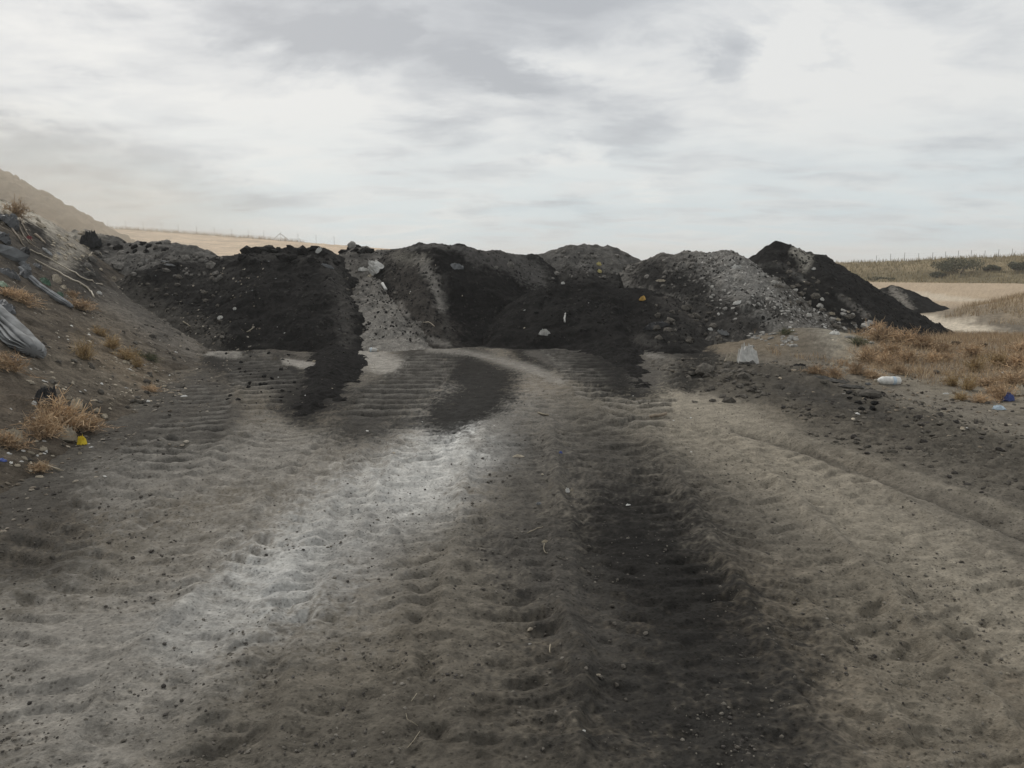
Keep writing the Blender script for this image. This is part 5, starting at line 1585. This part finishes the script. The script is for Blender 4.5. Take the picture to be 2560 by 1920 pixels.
surface_line('straw', [(1015, 1788), (1018, 1803), (1045, 1820)], 0.0014, 'straw', 'kinked fine straw, middle of three in the near dirt', 'straw', 0.008, 4, 7)
surface_line('straw', [(1050, 1833), (1035, 1855), (1018, 1875)], 0.0014, 'straw', 'lowest of three fine straws in the near dirt', 'straw', 0.008, 4, 5)
surface_line('straw', [(1376, 1616), (1374, 1628), (1375, 1637)], 0.003, 'straw', 'short upright straw near a pale pebble', 'straw', 0.01, 4, 5)
lay('pebble', rock_mesh('pebble', 41, 0.6, 0.2), 'stone_tan', 1326, 1577, 'flat tan pebble in the near dirt', 'pebble', 0.2, 0.006).scale = (0.020, 0.015, 0.018)
lay('pebble', rock_mesh('pebble', 42, 0.7, 0.2), 'stone_pale', 1325, 1612, 'round pale pebble just below the flat tan one', 'pebble', 0.2, 0.004).scale = (0.009, 0.009, 0.009)
scrap('paper', 'white', 1460, 1827, 11, 6, 3, 'tiny white flake lowest in the near dirt', 'paper', 0.2)
scrap('paper', 'cream', 1496, 1687, 16, 7, 3, 'cream flake in the dark near dirt', 'paper', 0.2)
lay('pebble', rock_mesh('pebble', 43, 0.7, 0.2), 'stone_tan', 2518, 1688, 'tan pebble in the tan lane near the picture edge', 'pebble', 0.2, 0.006).scale = (0.014, 0.012, 0.012)

# scraps nobody could tell apart
SCR = [crumple('scrap_piece', 1.1, 0.6, 0.22, 7000 + i, 3, 9, 2.0) for i in range(5)]
def scraps(n, box, size, mats, label, group, seed, test=None):
    r = np.random.default_rng(seed)
    uvs = np.stack([r.uniform(box[0], box[2], n * 3), r.uniform(box[1], box[3], n * 3)], 1)
    if test:
        uvs = uvs[[test(a, b) for a, b in uvs]]
    P = ray_hits(uvs[:n])
    N = normals(P[:, 0], P[:, 1])
    for p, nv in zip(P, N):
        if p[1] > 30:
            continue
        mk = mats[r.integers(len(mats))]
        me = SCR[r.integers(5)]
        key = (mk, me.name)
        if key not in SCM:
            SCM[key] = me.copy()
            SCM[key].name = 'scrap_piece'
        s = r.uniform(*size)
        tag(put('scrap', SCM[key], M[mk], p, nv, r.uniform(0, 6.28), (s, s, s)), label, 'scrap', group)
SCM = {}
scraps(75, (60, 790, 470, 1010), (0.03, 0.085), ['cream', 'cream', 'white'], 'small pale scrap lying loose on the embankment slope', 'loose scraps on the embankment', 301, lambda u, v: v > 0.35 * u + 700)
scraps(40, (280, 880, 470, 990), (0.04, 0.10), ['cream', 'straw', 'wood'], 'tan paper scrap among weeds at the embankment foot', 'paper along the embankment foot', 302, lambda u, v: abs(v - (0.55 * (u - 280) + 890)) < 26)
scraps(50, (20, 1000, 290, 1210), (0.025, 0.065), ['cream', 'cream', 'white'], 'small paper flake round the brush tangle', 'paper round the brush tangle', 303)
scraps(30, (380, 640, 1760, 850), (0.02, 0.06), ['cream', 'white', 'palegrey'], 'tiny pale scrap in the face of the black heaps', 'scraps in the heaps', 304)
scraps(26, (1950, 680, 2280, 850), (0.04, 0.10), ['cream', 'white'], 'tiny pale scrap in the side of the peaked heap', 'scraps in the peaked heap', 305, lambda u, v: v > 0.62 * (u - 1952) + 650)
scraps(26, (560, 900, 1750, 1300), (0.015, 0.05), ['cream', 'white'], 'tiny pale flake trodden into the yard', 'flakes on the yard', 306)
scraps(24, (2100, 850, 2550, 1080), (0.03, 0.08), ['cream', 'white'], 'tiny pale flake on the weedy ground', 'flakes on the weedy ground', 307)

# ------------------------------------------------------------------ air
def box_mesh(name, x0, x1, y0, y1, z0, z1):
    v = [(x, y, z) for x in (x0, x1) for y in (y0, y1) for z in (z0, z1)]
    f = [(0, 1, 3, 2), (4, 6, 7, 5), (0, 4, 5, 1), (2, 3, 7, 6), (0, 2, 6, 4), (1, 5, 7, 3)]
    return mesh_np(name, v, f, smooth=False)

mh = bpy.data.materials.new('haze')
mh.use_nodes = True
nt = mh.node_tree
nt.nodes.clear()
pv = nt.nodes.new('ShaderNodeVolumePrincipled')
pv.inputs['Color'].default_value = (0.90, 0.90, 0.89, 1)
pv.inputs['Density'].default_value = 0.0009
pv.inputs['Anisotropy'].default_value = 0.2
ou = nt.nodes.new('ShaderNodeOutputMaterial')
nt.links.new(pv.outputs[0], ou.inputs['Volume'])
haze = link('haze', box_mesh('haze', -1260, 1260, -60, 1260, -2.0, 16.0), mh)
tag(haze, 'thin dusty haze over the whole site', 'haze', None, 'stuff')

# dust blowing off the brown hill
md = bpy.data.materials.new('dust')
md.use_nodes = True
nt = md.node_tree
nt.nodes.clear()
tcd = nt.nodes.new('ShaderNodeTexCoord')
ln = nt.nodes.new('ShaderNodeVectorMath')
ln.operation = 'LENGTH'
nt.links.new(tcd.outputs['Object'], ln.inputs[0])
mr = nt.nodes.new('ShaderNodeMapRange')
mr.interpolation_type = 'SMOOTHSTEP'
nt.links.new(ln.outputs['Value'], mr.inputs[0])
for i, q in enumerate((1.0, 0.0, 0.0, 0.042)):
    mr.inputs[i + 1].default_value = q
pv = nt.nodes.new('ShaderNodeVolumePrincipled')
pv.inputs['Color'].default_value = (0.86, 0.79, 0.68, 1)
nt.links.new(mr.outputs[0], pv.inputs['Density'])
ou = nt.nodes.new('ShaderNodeOutputMaterial')
nt.links.new(pv.outputs[0], ou.inputs['Volume'])
md.cycles.volume_step_rate = 6.0
v_, f_ = ico2()
dust = link('dust_cloud', mesh_np('dust_cloud', v_, f_), md)
dust.location = W(230, 525, 50)
dust.scale = (20, 14, 7.0)
dust.rotation_euler = (0, 0.32, 0)
tag(dust, 'pale dust blowing off the brown hill', 'dust', None, 'stuff')
